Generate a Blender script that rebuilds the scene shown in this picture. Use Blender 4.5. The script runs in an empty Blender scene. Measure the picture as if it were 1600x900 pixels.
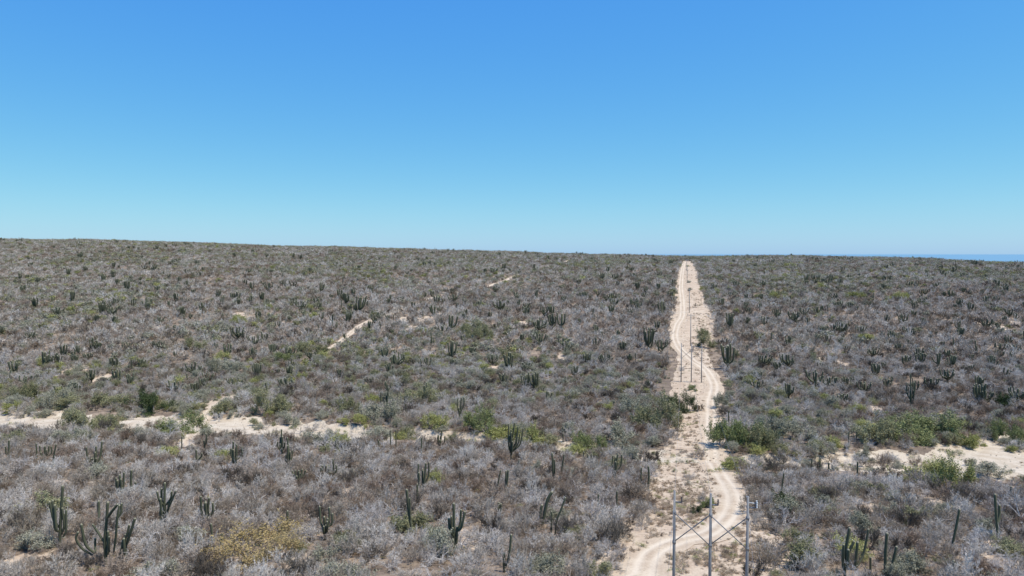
import bpy, math
import numpy as np
from mathutils import Matrix, Vector

# ------------------------------------------------------------------ camera, sky, sun, exposure
scn = bpy.context.scene
F_PX = 1122.0                       # focal length in pixels of the 1600 px wide photograph
PITCH = math.atan(53.0 / F_PX)      # camera looks slightly down
CAM_Z = 41.0
cam_data = bpy.data.cameras.new('camera')
cam_data.sensor_width = 36.0
cam_data.lens = F_PX / 1600.0 * 36.0
cam_data.clip_start = 0.5
cam_data.clip_end = 400000.0
cam = bpy.data.objects.new('camera', cam_data)
scn.collection.objects.link(cam)
cam.location = (0, 0, CAM_Z)
cam.rotation_euler = (math.pi / 2 - PITCH, 0, 0)
scn.camera = cam

SUN_EL = math.radians(66.0)
SUN_AZ = math.radians(112.0)        # clockwise from +Y (view direction)
world = bpy.data.worlds.new('World')
scn.world = world
world.use_nodes = True
wn = world.node_tree.nodes
wl = world.node_tree.links
wn.clear()
sky = wn.new('ShaderNodeTexSky')
sky.sky_type = 'NISHITA'
sky.sun_disc = False
sky.sun_elevation = SUN_EL
sky.sun_rotation = SUN_AZ
sky.altitude = 150.0
sky.air_density = 1.0
sky.dust_density = 0.35
sky.ozone_density = 2.2
hsv = wn.new('ShaderNodeHueSaturation')
hsv.inputs['Saturation'].default_value = 1.12
hsv.inputs['Value'].default_value = 1.0
bg = wn.new('ShaderNodeBackground')
bg.inputs['Strength'].default_value = 0.125
wo = wn.new('ShaderNodeOutputWorld')
wl.new(sky.outputs[0], hsv.inputs['Color'])
sep = wn.new('ShaderNodeSeparateColor'); cmb = wn.new('ShaderNodeCombineColor')   # the camera's colour response to the sky
wl.new(hsv.outputs[0], sep.inputs[0])
SKY_STRENGTH = 0.125
for ch, (gain, power) in enumerate(((0.54, 1.0), (0.79, 0.69), (0.89, 0.12))):
    m1 = wn.new('ShaderNodeMath'); m1.operation = 'MULTIPLY'; m1.inputs[1].default_value = SKY_STRENGTH
    m2 = wn.new('ShaderNodeMath'); m2.operation = 'POWER'; m2.inputs[1].default_value = power
    m3 = wn.new('ShaderNodeMath'); m3.operation = 'MULTIPLY'; m3.inputs[1].default_value = gain / SKY_STRENGTH
    wl.new(sep.outputs[ch], m1.inputs[0]); wl.new(m1.outputs[0], m2.inputs[0]); wl.new(m2.outputs[0], m3.inputs[0]); wl.new(m3.outputs[0], cmb.inputs[ch])
wl.new(cmb.outputs[0], bg.inputs['Color'])
wl.new(bg.outputs[0], wo.inputs['Surface'])

sun_data = bpy.data.lights.new('sun', 'SUN')
sun_data.energy = 4.9
sun_data.angle = math.radians(0.53)
sun_data.color = (1.0, 0.945, 0.865)
sun = bpy.data.objects.new('sun', sun_data)
scn.collection.objects.link(sun)
sdir = Vector((math.sin(SUN_AZ) * math.cos(SUN_EL), math.cos(SUN_AZ) * math.cos(SUN_EL), math.sin(SUN_EL)))
sun.rotation_euler = sdir.to_track_quat('Z', 'Y').to_euler()
sun.location = (60, -20, 200)

scn.view_settings.view_transform = 'Standard'
scn.view_settings.look = 'None'
scn.view_settings.exposure = 0.0
scn.view_settings.gamma = 1.0
scn.view_settings.use_curve_mapping = False
scn.render.engine = 'CYCLES'
scn.cycles.max_bounces = 4
scn.cycles.diffuse_bounces = 2
scn.cycles.use_adaptive_sampling = False

RNG = np.random.default_rng(7)
C = scn.collection

# ------------------------------------------------------------------ helpers
def link(o, parent=None):
    C.objects.link(o)
    if parent is not None:
        o.parent = parent
    return o

def tag(o, label=None, cat=None, group=None, kind=None):
    if label: o['label'] = label
    if cat: o['category'] = cat
    if group: o['group'] = group
    if kind: o['kind'] = kind
    return o

def hash2(ix, iy, seed):
    h = (ix.astype(np.int64) * 374761393 + iy.astype(np.int64) * 668265263 + seed * 974634777) & 0xFFFFFFFF
    h = ((h ^ (h >> 13)) * 1274126177) & 0xFFFFFFFF
    h = (h ^ (h >> 16)) & 0xFFFFFFFF
    return h.astype(np.float64) / 4294967295.0

def vnoise(x, y, seed=0):
    x = np.asarray(x, float); y = np.asarray(y, float)
    ix = np.floor(x); iy = np.floor(y)
    fx = x - ix; fy = y - iy
    fx = fx * fx * (3 - 2 * fx); fy = fy * fy * (3 - 2 * fy)
    a = hash2(ix, iy, seed); b = hash2(ix + 1, iy, seed)
    c = hash2(ix, iy + 1, seed); d = hash2(ix + 1, iy + 1, seed)
    return (a * (1 - fx) + b * fx) * (1 - fy) + (c * (1 - fx) + d * fx) * fy

def fbm(x, y, seed=0, oct=4):
    s = 0; a = 0.5; t = 0
    for k in range(oct):
        s = s + a * vnoise(x * 2 ** k, y * 2 ** k, seed + k * 17); t += a; a *= 0.5
    return s / t                         # 0..1

def smooth(a, b, x):
    t = np.clip((x - a) / (b - a), 0, 1)
    return t * t * (3 - 2 * t)

# ------------------------------------------------------------------ the lie of the land (heights relative to the camera)
PD = np.array([-400, 0, 60, 80, 110, 135, 150, 175, 200, 228, 280, 364, 464, 600, 750, 900, 1000, 1150, 1400, 2000, 2600, 3600], float)
PZ = np.array([-26, -31, -33, -34.2, -37.2, -40.2, -41.2, -41.5, -41.2, -40, -36, -29, -19.8, -12.5, -7.5, -5, -4.2, -5.5, -14, -50, -85, -160], float)
PD_f = np.arange(-400, 3601, 5.0)
_z = np.interp(PD_f, PD, PZ)
_zp = np.pad(_z, 6, mode='edge')
PZ_f = np.convolve(_zp, np.ones(13) / 13, mode='valid')
WX = np.array([-260, -130, -97, -50, 0, 27, 60, 84, 114, 160, 260], float)
WD = np.array([190, 177, 175, 168, 157, 146, 138, 139, 148, 164, 190], float)
RX = np.array([-3000, -1300, -784, -490, -294, -150, 0, 196, 294, 400, 500, 590, 784, 1300, 3000], float)
RZ = np.array([14, 17.5, 19.5, 15.5, 8.8, 4.8, 0.8, -4.5, -5.5, -4.5, -8.0, -11.5, -16.0, -18, -19], float)

def wash_center(X):
    return np.interp(X, WX, WD) + 5 * (vnoise(np.asarray(X) / 18.0, np.asarray(X) * 0 + 3.3, 5) - 0.5)

def wash_half(X):
    return np.interp(X, [-260, -130, -60, -20, 10, 30, 45, 62, 80, 110, 260], [8, 9.5, 9.5, 5.0, 4.0, 5.0, 3.8, 5.0, 10.5, 13, 11]) + 2.5 * (vnoise(np.asarray(X) / 7.0, np.asarray(X) * 0 + 9.1, 6) - 0.5)

def zraw(X, D):
    X = np.asarray(X, float); D = np.asarray(D, float)
    shift = (wash_center(X) - 155) * smooth(80, 140, D) * (1 - smooth(190, 340, D))
    z = np.interp(D - shift, PD_f, PZ_f)
    ridge = np.interp(X, RX, RZ)
    z = z + (ridge + 4.2) * smooth(430, 1000, D) * (1 - smooth(1200, 1900, D))
    z = z + 5.0 * (fbm(X / 95.0, D / 300.0, 15, 3) - 0.5) * smooth(550, 900, D) * (1 - smooth(1200, 1600, D))
    z = z + 91 * np.exp(-(((X + 1130) / 360) ** 2) - (((D - 2250) / 420) ** 2)) + 84 * np.exp(-(((X + 1800) / 420) ** 2) - (((D - 2300) / 500) ** 2))
    amp = 0.7 + 3.0 * smooth(210, 380, D) * (1 - 0.6 * np.exp(-((X - 0.232 * D) / 22) ** 2)) - 2.2 * smooth(650, 1000, D)
    z = z + amp * 1.6 * (fbm(X / 75.0, D / 60.0, 11, 3) - 0.5)
    z = z + 0.9 * (fbm(X / 16.0, D / 16.0, 21, 3) - 0.5) * (1 - 0.5 * smooth(400, 900, D))
    dw = np.abs(D - wash_center(X)); hw = wash_half(X)
    z = z - 1.0 * (1 - smooth(hw * 0.75, hw * 1.12, dw))
    return z

ROWS = np.concatenate([np.arange(-400, 40, 20.0), np.arange(40, 300, 1.0), np.arange(300, 700, 3.0), np.arange(700, 1400, 7.0), np.arange(1400, 3601, 40.0)])
US = np.concatenate([[-9, -5, -3, -2, -1.5, -1.25], np.linspace(-1.1, 1.1, 361), [1.25, 1.5, 2, 3, 5, 9]])
def halfw(D): return 70 + 0.86 * np.maximum(D, 0)
GD, GU = np.meshgrid(ROWS, US, indexing='ij')
GX = GU * halfw(GD)
GZ = zraw(GX, GD) + CAM_Z
ROWIDX = np.arange(len(ROWS), dtype=float)
COLIDX = np.arange(len(US), dtype=float)

def ground_z(X, D):
    X = np.asarray(X, float); D = np.asarray(D, float)
    r = np.interp(D, ROWS, ROWIDX); c = np.interp(X / halfw(D), US, COLIDX)
    r0 = np.clip(np.floor(r).astype(int), 0, len(ROWS) - 2); c0 = np.clip(np.floor(c).astype(int), 0, len(US) - 2)
    fr = r - r0; fc = c - c0
    return (GZ[r0, c0] * (1 - fr) * (1 - fc) + GZ[r0 + 1, c0] * fr * (1 - fc) + GZ[r0, c0 + 1] * (1 - fr) * fc + GZ[r0 + 1, c0 + 1] * fr * fc)

CP, SP = math.cos(PITCH), math.sin(PITCH)
_T = np.concatenate([np.arange(40, 400, 0.5), np.arange(400, 1500, 2.0)])
def at(px, py):
    """pixel of the 1600x900 photograph -> point (X, D) on the ground"""
    a = (px - 800) / F_PX; b = (450 - py) / F_PX
    dy = CP + b * SP; dz = -SP + b * CP
    X = _T * a / dy; z = CAM_Z + _T * dz / dy
    below = z <= ground_z(X, _T)
    i = int(np.argmax(below)) if below.any() else len(_T) - 1
    return float(X[i]), float(_T[i])

def project(X, D, Z):
    dz = np.asarray(Z) - CAM_Z
    depth = D * CP - dz * SP
    up = D * SP + dz * CP
    return 800 + F_PX * X / depth, 450 - F_PX * up / depth

def crop(ci, x, y):
    """coordinates read off enlarged crops of the photograph"""
    ox, oy, s = {1: (0, 620, 3.215), 2: (400, 620, 3.215), 3: (800, 620, 3.215), 4: (1200, 620, 3.215), 5: (0, 360, 3.215), 6: (400, 360, 3.215),
                 7: (800, 360, 3.215), 8: (1200, 360, 3.215), 9: (100, 760, 6.43), 10: (740, 640, 4.5)}[ci]
    return ox + x / s, oy + y / s

# ------------------------------------------------------------------ materials
class NT:
    def __init__(s, name):
        s.m = bpy.data.materials.new(name); s.m.use_nodes = True
        s.n = s.m.node_tree.nodes; s.l = s.m.node_tree.links
        s.b = s.n['Principled BSDF']
    def new(s, t, **kw):
        x = s.n.new(t)
        for k, v in kw.items(): setattr(x, k, v)
        return x
    def ramp(s, fac, stops):
        r = s.new('ShaderNodeValToRGB'); e = r.color_ramp.elements
        while len(e) > len(stops): e.remove(e[-1])
        while len(e) < len(stops): e.new(0.5)
        for k, (p, c) in enumerate(stops): e[k].position = p; e[k].color = (*c, 1)
        s.l.new(fac, r.inputs[0]); return r.outputs[0]
    def noise(s, scale, vec=None, detail=4, rough=0.55):
        x = s.new('ShaderNodeTexNoise'); x.inputs['Scale'].default_value = scale
        x.inputs['Detail'].default_value = detail; x.inputs['Roughness'].default_value = rough
        if vec is not None: s.l.new(vec, x.inputs['Vector'])
        return x.outputs['Fac']
    def mix(s, fac, a, b, mode='MIX'):
        x = s.new('ShaderNodeMix', data_type='RGBA', blend_type=mode)
        for sock, v in ((x.inputs[0], fac), (x.inputs[6], a), (x.inputs[7], b)):
            if isinstance(v, (int, float)): sock.default_value = v
            elif isinstance(v, tuple): sock.default_value = (*v, 1)
            else: s.l.new(v, sock)
        return x.outputs[2]
    def math(s, op, a, b=None, clamp=False):
        x = s.new('ShaderNodeMath', operation=op, use_clamp=clamp)
        for sock, v in ((x.inputs[0], a), (x.inputs[1], b)):
            if v is None: continue
            if isinstance(v, (int, float)): sock.default_value = v
            else: s.l.new(v, sock)
        return x.outputs[0]
    def attr(s, name, typ='GEOMETRY'):
        a = s.new('ShaderNodeAttribute', attribute_type=typ, attribute_name=name); return a
    def finish(s, col, rough=0.95, spec=0.1, bump=None, dist=0.05, strength=0.5):
        if isinstance(col, tuple): s.b.inputs['Base Color'].default_value = (*col, 1)
        else: s.l.new(col, s.b.inputs['Base Color'])
        s.b.inputs['Roughness'].default_value = rough
        s.b.inputs['Specular IOR Level'].default_value = spec
        if bump is not None:
            bp = s.new('ShaderNodeBump'); bp.inputs['Strength'].default_value = strength; bp.inputs['Distance'].default_value = dist
            s.l.new(bump, bp.inputs['Height']); s.l.new(bp.outputs[0], s.b.inputs['Normal'])
        return s.m

def soil_mat(name, pale, mid, dark, litter, litter_amt, rut=None, edge=None):
    t = NT(name)
    pos = t.new('ShaderNodeTexCoord').outputs['Object']
    big = t.noise(0.035, pos, 5); midn = t.noise(0.35, pos, 5, 0.6); fine = t.noise(2.6, pos, 4, 0.65)
    c = t.ramp(big, [(0.35, mid), (0.62, pale)])
    c = t.mix(t.ramp(midn, [(0.42, (0, 0, 0)), (0.62, (1, 1, 1))]), c, dark)
    f = t.ramp(fine, [(0.5 - litter_amt * 0.25, (1, 1, 1)), (0.62 - litter_amt * 0.2, (0, 0, 0))])
    f2 = t.math('MULTIPLY', f, litter_amt)
    c = t.mix(f2, c, litter)
    if rut is not None:
        a = t.attr('rut'); c = t.mix(a.outputs['Fac'], c, rut)
    if edge is not None:
        a = t.attr('edge')
        w = t.math('MULTIPLY', a.outputs['Fac'], t.ramp(midn, [(0.3, (0.3, 0.3, 0.3)), (0.6, (1, 1, 1))]), True)
        c = t.mix(w, c, edge)
    h = t.math('ADD', t.math('MULTIPLY', midn, 1.0), t.math('MULTIPLY', fine, 0.4))
    return t.finish(c, 0.97, 0.05, h, 0.35, 0.6)

M = {}
SAND = (0.56, 0.47, 0.36)
M['ground'] = soil_mat('scrub_soil', (0.36, 0.275, 0.195), (0.24, 0.185, 0.135), (0.17, 0.13, 0.098), (0.12, 0.095, 0.075), 0.7)  # colour darkened for leaf litter and, painted in, for shade between shrubs
M['clear'] = soil_mat('cleared_soil', (0.62, 0.505, 0.37), (0.555, 0.435, 0.31), (0.47, 0.355, 0.25), (0.34, 0.25, 0.175), 0.42)
M['wash'] = soil_mat('wash_sand', (0.63, 0.54, 0.415), (0.57, 0.475, 0.355), (0.49, 0.395, 0.285), (0.36, 0.29, 0.195), 0.30)
M['road'] = soil_mat('road_dirt', (0.60, 0.49, 0.355), (0.54, 0.425, 0.30), (0.46, 0.35, 0.245), (0.35, 0.26, 0.18), 0.55, rut=(0.68, 0.57, 0.43), edge=(0.53, 0.415, 0.295))

def twig_mat(name, stops, olive=None, loc_scale=0.02):
    t = NT(name)
    oi = t.new('ShaderNodeObjectInfo')
    n = t.noise(loc_scale, oi.outputs['Location'], 3)
    v = t.math('ADD', t.math('MULTIPLY', oi.outputs['Random'], 0.85), t.math('MULTIPLY', t.math('SUBTRACT', n, 0.40), 0.75), True)
    c = t.ramp(v, stops)
    if olive:
        w = t.ramp(t.noise(0.011, oi.outputs['Location'], 3), [(0.52, (0, 0, 0)), (0.74, (0.8, 0.8, 0.8))])
        r2 = t.math('FRACT', t.math('MULTIPLY', oi.outputs['Random'], 7.31))
        w = t.math('MULTIPLY', w, r2)
        c = t.mix(w, c, olive)
    return t.finish(c, 0.9, 0.1)

M['twig'] = twig_mat('dry_twigs', [(0.05, (0.22, 0.155, 0.10)), (0.25, (0.33, 0.265, 0.195)), (0.5, (0.455, 0.395, 0.325)), (0.72, (0.57, 0.505, 0.43)), (0.95, (0.70, 0.64, 0.56))], olive=(0.30, 0.275, 0.185))
M['stem'] = twig_mat('dry_stems', [(0.0, (0.20, 0.155, 0.12)), (0.5, (0.41, 0.36, 0.315)), (1.0, (0.66, 0.61, 0.565))])
M['pale_limb'] = twig_mat('pale_bark', [(0.0, (0.36, 0.31, 0.265)), (1.0, (0.68, 0.63, 0.575))])
M['brown_twig'] = twig_mat('brown_brush', [(0.0, (0.33, 0.235, 0.155)), (0.5, (0.46, 0.355, 0.245)), (1.0, (0.56, 0.46, 0.34))])
M['twig_brown'] = twig_mat('brown_twigs', [(0.0, (0.24, 0.165, 0.115)), (0.5, (0.33, 0.245, 0.18)), (1.0, (0.44, 0.35, 0.27))])
M['twig_dark'] = twig_mat('dark_twigs', [(0.0, (0.085, 0.070, 0.055)), (0.6, (0.15, 0.125, 0.10)), (1.0, (0.21, 0.18, 0.14))])
LEAFS = {
    'dark_green': [(0.0, (0.055, 0.075, 0.030)), (1.0, (0.090, 0.115, 0.046))],
    'green': [(0.0, (0.18, 0.205, 0.080)), (1.0, (0.29, 0.30, 0.13))],
    'olive': [(0.0, (0.22, 0.21, 0.105)), (1.0, (0.31, 0.295, 0.16))],
    'yellow_green': [(0.0, (0.28, 0.28, 0.095)), (1.0, (0.40, 0.385, 0.145))],
    'grey_green': [(0.0, (0.28, 0.265, 0.18)), (1.0, (0.38, 0.36, 0.265))],
    'orange_yellow': [(0.0, (0.36, 0.265, 0.115)), (1.0, (0.47, 0.355, 0.17))],
}
for k, st in LEAFS.items(): M[k] = twig_mat('leaves_' + k, st)

def cactus_mat():
    t = NT('cactus_skin')
    oi = t.new('ShaderNodeObjectInfo')
    rib = t.attr('rib').outputs['Fac']; tip = t.attr('tip').outputs['Fac']
    pos = t.new('ShaderNodeTexCoord').outputs['Object']
    n = t.noise(3.0, pos, 4)
    g = t.mix(oi.outputs['Random'], (0.048, 0.055, 0.028), (0.092, 0.100, 0.052))
    c = t.mix(t.math('MULTIPLY', rib, 0.55), g, (0.18, 0.175, 0.12))
    c = t.mix(t.ramp(n, [(0.5, (0, 0, 0)), (0.75, (0.45, 0.45, 0.45))]), c, (0.14, 0.125, 0.095))
    c = t.mix(t.ramp(tip, [(0.93, (0, 0, 0)), (1.0, (0.75, 0.75, 0.75))]), c, (0.42, 0.38, 0.26))  # pale tips: high sun on the column tops, painted into the skin
    c = t.mix(t.ramp(tip, [(-0.0, (0.8, 0.8, 0.8)), (0.10, (0, 0, 0))]), c, (0.13, 0.11, 0.09))
    return t.finish(c, 0.75, 0.25)
M['cactus'] = cactus_mat()
def plain(name, col, rough=0.8, metal=0.0, var=0.0):
    t = NT(name)
    pos = t.new('ShaderNodeTexCoord').outputs['Object']
    n = t.noise(2.5, pos, 5)
    lo = tuple(v * (1 - var) for v in col); hi = tuple(min(1, v * (1 + var)) for v in col)
    m = t.finish(t.ramp(n, [(0.3, lo), (0.7, hi)]), rough, 0.3)
    t.b.inputs['Metallic'].default_value = metal
    return m
M['concrete'] = plain('pole_concrete', (0.23, 0.225, 0.22), 0.85, 0, 0.15)
M['steel'] = plain('galvanised_steel', (0.20, 0.20, 0.205), 0.6, 0.2, 0.12)
M['porcelain'] = plain('insulator_porcelain', (0.62, 0.62, 0.60), 0.3, 0, 0.05)
M['dark_porcelain'] = plain('insulator_brown', (0.12, 0.09, 0.08), 0.3, 0, 0.05)
M['wire'] = plain('aluminium_wire', (0.35, 0.35, 0.36), 0.5, 0.5, 0.05)
M['white_paint'] = plain('white_paint', (0.75, 0.74, 0.71), 0.6, 0, 0.05)
def sea_mat():
    t = NT('sea_water')
    pos = t.new('ShaderNodeTexCoord').outputs['Object']
    n = t.noise(0.004, pos, 5)
    return t.finish(t.ramp(n, [(0.3, (0.14, 0.275, 0.37)), (0.7, (0.155, 0.30, 0.395))]), 0.6, 0.3)
M['sea'] = sea_mat()

# ------------------------------------------------------------------ ground, wash, roads, sea
def mesh_from_arrays(name, verts, faces, mat, attrs=None, smooth_shade=False):
    """verts (n,3); faces: (k,3) or (k,4) int array, or list of such arrays"""
    if not isinstance(faces, list): faces = [faces]
    faces = [f for f in faces if len(f)]
    me = bpy.data.meshes.new(name)
    verts = np.ascontiguousarray(verts, dtype=np.float32)
    loops = np.concatenate([f.ravel() for f in faces]).astype(np.int32)
    sizes = np.concatenate([np.full(len(f), f.shape[1], np.int32) for f in faces])
    starts = np.concatenate([[0], np.cumsum(sizes)[:-1]]).astype(np.int32)
    me.vertices.add(len(verts)); me.vertices.foreach_set('co', verts.ravel())
    me.loops.add(len(loops)); me.loops.foreach_set('vertex_index', loops)
    me.polygons.add(len(sizes)); me.polygons.foreach_set('loop_start', starts)
    me.update(calc_edges=True)
    for k, v in (attrs or {}).items():
        a = me.attributes.new(k, 'FLOAT', 'POINT'); a.data.foreach_set('value', np.asarray(v, np.float32))
    if smooth_shade: me.polygons.foreach_set('use_smooth', np.ones(len(sizes), bool))
    me.materials.append(mat)
    me.validate()
    return me

def grid_faces(nr, nc):
    i = np.arange(nr - 1)[:, None] * nc + np.arange(nc - 1)[None, :]
    return np.stack([i, i + 1, i + nc + 1, i + nc], -1).reshape(-1, 4)

def structure(name, me):
    o = bpy.data.objects.new(name, me); link(o); tag(o, kind='structure'); return o

structure('ground', mesh_from_arrays('ground', np.stack([GX, GD, GZ], -1).reshape(-1, 3), grid_faces(*GX.shape), M['ground'], smooth_shade=True))

SEA_Z = CAM_Z - 118.0
S = 260000.0
sv = np.array([[-S, -2000, SEA_Z], [S, -2000, SEA_Z], [S, S, SEA_Z], [-S, S, SEA_Z]])
structure('sea', mesh_from_arrays('sea', sv, np.array([[0, 1, 2, 3]]), M['sea']))

def resample(P, step):
    P = np.asarray(P, float)
    # Catmull-Rom then even spacing
    Q = np.vstack([2 * P[0] - P[1], P, 2 * P[-1] - P[-2]])
    out = []
    for i in range(1, len(Q) - 2):
        t = np.linspace(0, 1, 24, endpoint=False)[:, None]
        a, b, c, d = Q[i - 1], Q[i], Q[i + 1], Q[i + 2]
        out.append(0.5 * (2 * b + (c - a) * t + (2 * a - 5 * b + 4 * c - d) * t ** 2 + (3 * b - a - 3 * c + d) * t ** 3))
    out = np.vstack(out + [Q[-2][None]])
    L = np.concatenate([[0], np.cumsum(np.hypot(*np.diff(out, axis=0).T))])
    s = np.arange(0, L[-1], step)
    return np.stack([np.interp(s, L, out[:, k]) for k in range(2)], -1), s

def strip(name, P, halfL, halfR, mat, lift, step=1.0, nc=11, rough=0.4, ruts=False, seed=1):
    """a sheet laid along a centre line on the ground, with ragged edges; halfL/halfR are arrays per point or numbers"""
    Q, s = resample(P, step)
    n = len(Q)
    T = np.gradient(Q, axis=0); T /= np.linalg.norm(T, axis=1)[:, None]
    N = np.stack([T[:, 1], -T[:, 0]], -1)                     # to the right of travel
    hl = np.interp(s, np.linspace(0, s[-1], len(np.atleast_1d(halfL))), np.atleast_1d(halfL).astype(float))
    hr = np.interp(s, np.linspace(0, s[-1], len(np.atleast_1d(halfR))), np.atleast_1d(halfR).astype(float))
    hl = hl * (1 + rough * 2 * (fbm(s / 5.0, s * 0 + seed, seed, 4) - 0.5)); hr = hr * (1 + rough * 2 * (fbm(s / 5.0, s * 0 + seed + 5, seed + 3, 4) - 0.5))
    w = np.linspace(-1, 1, nc)
    off = np.where(w[None, :] < 0, w[None, :] * hl[:, None], w[None, :] * hr[:, None])
    X = Q[:, 0:1] + N[:, 0:1] * off; Y = Q[:, 1:2] + N[:, 1:2] * off
    lift_a = lift + 0.00022 * np.maximum(Y - 120, 0)
    Z = ground_z(X, Y) + lift_a
    attrs = {}
    if ruts:
        r = np.exp(-((np.abs(off) - 0.85) / 0.42) ** 2)
        br = 0.55 + 0.45 * vnoise(np.repeat(s[:, None], nc, 1) / 6.0, w[None, :] * 2 + seed, seed + 9)
        Z = Z - 0.05 * r
        attrs['rut'] = (r * br).ravel()
    attrs['edge'] = np.repeat((np.abs(w) ** 3)[None, :], n, 0).ravel()
    V = np.stack([X, Y, Z], -1).reshape(-1, 3)
    return structure(name, mesh_from_arrays(name, V, grid_faces(n, nc), mat, attrs, smooth_shade=True))

# cleared strip under the power line: left and right edge pixels
CE = [(900, 952, 1208), (850, 985, 1192), (800, 1017, 1165), (760, 1012, 1152), (720, 1032, 1138), (680, 1052, 1127), (650, 1056, 1128), (620, 1030, 1142), (600, 1031, 1141),
      (570, 1040, 1129), (540, 1042, 1119), (510, 1047, 1117), (488, 1052, 1114), (470, 1056, 1100), (440, 1062, 1092), (420, 1064, 1086), (408, 1066, 1081)]
cD, cL, cR = [20.0], [-2.0], [22.0]
for y, xl, xr in CE:
    XL, DL = at(xl, y); XR, DR = at(xr, y)
    cD.append(max(0.5 * (DL + DR), cD[-1] + 1)); cL.append(XL); cR.append(XR)
cD, cL, cR = map(np.array, (cD, cL, cR))
def corr_L(D): return np.interp(D, cD, cL)
def corr_R(D): return np.interp(D, cD, cR)
cl_d = np.concatenate([np.arange(cD[0], 300, 8.0), np.arange(300, cD[-1], 20.0)])
strip('cleared_strip', np.stack([0.5 * (corr_L(cl_d) + corr_R(cl_d)), cl_d], -1), 0.5 * (corr_R(cl_d) - corr_L(cl_d)), 0.5 * (corr_R(cl_d) - corr_L(cl_d)), M['clear'], 0.03, 1.0, 21, 0.14, seed=3)

wx = np.arange(-230, 231, 4.0)
strip('dry_wash', np.stack([wx, wash_center(wx)], -1), wash_half(wx) * 0.95, wash_half(wx) * 0.95, M['wash'], 0.06, 0.9, 25, 0.48, seed=4)

ROAD_PX = [(990, 925), (1004, 900), (1018, 868), (1060, 846), (1108, 833), (1138, 808), (1145, 777), (1128, 746), (1112, 722), (1111, 682), (1111, 650), (1111, 627), (1116, 606),
           (1111, 590), (1098, 574), (1080, 562), (1064, 547), (1055, 528), (1058, 509), (1066, 494), (1066, 469), (1064, 450), (1065, 435), (1067, 419), (1070, 409)]
ROAD = np.array([(6.0, 25.0), (9.0, 45.0)] + [at(*p) for p in ROAD_PX])
strip('dirt_road', ROAD, [2.6, 2.9, 3.0, 2.6, 2.0, 1.9, 1.9, 2.0, 2.0, 2.0], [2.6, 2.9, 3.0, 2.6, 2.0, 1.9, 1.9, 2.0, 2.0, 2.0], M['road'], 0.10, 0.6, 21, 0.38, ruts=True, seed=6)
TRACK = np.array([at(*p) for p in [(500, 557), (510, 550), (540, 528), (571, 505), (620, 487), (676, 466), (725, 456), (770, 446), (803, 433), (850, 420), (889, 407)]])
strip('side_track', TRACK, 1.6, 1.6, M['road'], 0.09, 1.0, 11, 0.25, ruts=True, seed=8)
TRACK2 = np.array([at(*p) for p in [(285, 700), (297, 685), (312, 662), (325, 645), (350, 628), (372, 617)]])
strip('wash_crossing_track', TRACK2, 2.0, 2.0, M['road'], 0.12, 0.8, 11, 0.3, ruts=True, seed=9)

ROAD_F, _ = resample(ROAD, 1.0)
TRACK_F, _ = resample(TRACK, 1.0)
TRACK2_F, _ = resample(TRACK2, 1.0)
def near_line(X, D, line, r):
    out = np.zeros(len(X), bool)
    lo = line.min(0) - r; hi = line.max(0) + r
    idx = np.where((X > lo[0]) & (X < hi[0]) & (D > lo[1]) & (D < hi[1]))[0]
    for k in range(0, len(idx), 4000):
        ii = idx[k:k + 4000]
        d2 = (X[ii][:, None] - line[None, :, 0]) ** 2 + (D[ii][:, None] - line[None, :, 1]) ** 2
        out[ii] = d2.min(1) < r * r
    return out
# stretches of the side track that the photo shows clear
def clear_seg(a, b): return resample(np.array([at(*a), at(*b)]), 1.0)[0]
TRACK_CLEAR = np.vstack([clear_seg((508, 552), (573, 503)), clear_seg((670, 468), (680, 465)), clear_seg((765, 448), (805, 433)), clear_seg((878, 412), (890, 407))])

# bare patches (pixel, radius in px)
BARE = [(665, 500, 12), (640, 512, 8), (690, 492, 8), (120, 580, 15), (160, 592, 14), (375, 493, 12), (390, 497, 8), (772, 575, 10), (1408, 539, 8), (1492, 557, 9), (880, 558, 9), (818, 506, 9), (1558, 512, 16), (1590, 505, 10),
        (1293, 565, 14), (1320, 570, 9), (565, 816, 11), (728, 844, 17), (742, 860, 11), (465, 878, 13), (50, 775, 12), (65, 872, 9), (25, 880, 14), (872, 885, 15), (905, 815, 14), (1374, 797, 22), (1452, 785, 20), (1208, 850, 22),
        (1583, 884, 24), (1540, 850, 14), (152, 752, 14), (95, 757, 12), (545, 767, 10), (330, 632, 14), (350, 625, 12), (630, 500, 10), (1370, 640, 10), (1340, 760, 12), (300, 688, 14), (1470, 650, 8), (980, 835, 14), (760, 770, 9), (845, 735, 12), (885, 745, 10), (345, 770, 9)]
BARE_W = np.array([(*at(x, y), r * at(x, y)[1] / F_PX) for x, y, r in BARE])
def in_bare(X, D):
    out = np.zeros(len(X), bool)
    r = RNG.uniform(size=len(X))
    for bx, bd, br in BARE_W: out |= ((X - bx) / (br * 1.3)) ** 2 + ((D - bd) / (br * 2.6)) ** 2 < 1.1 * r
    return out
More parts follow.
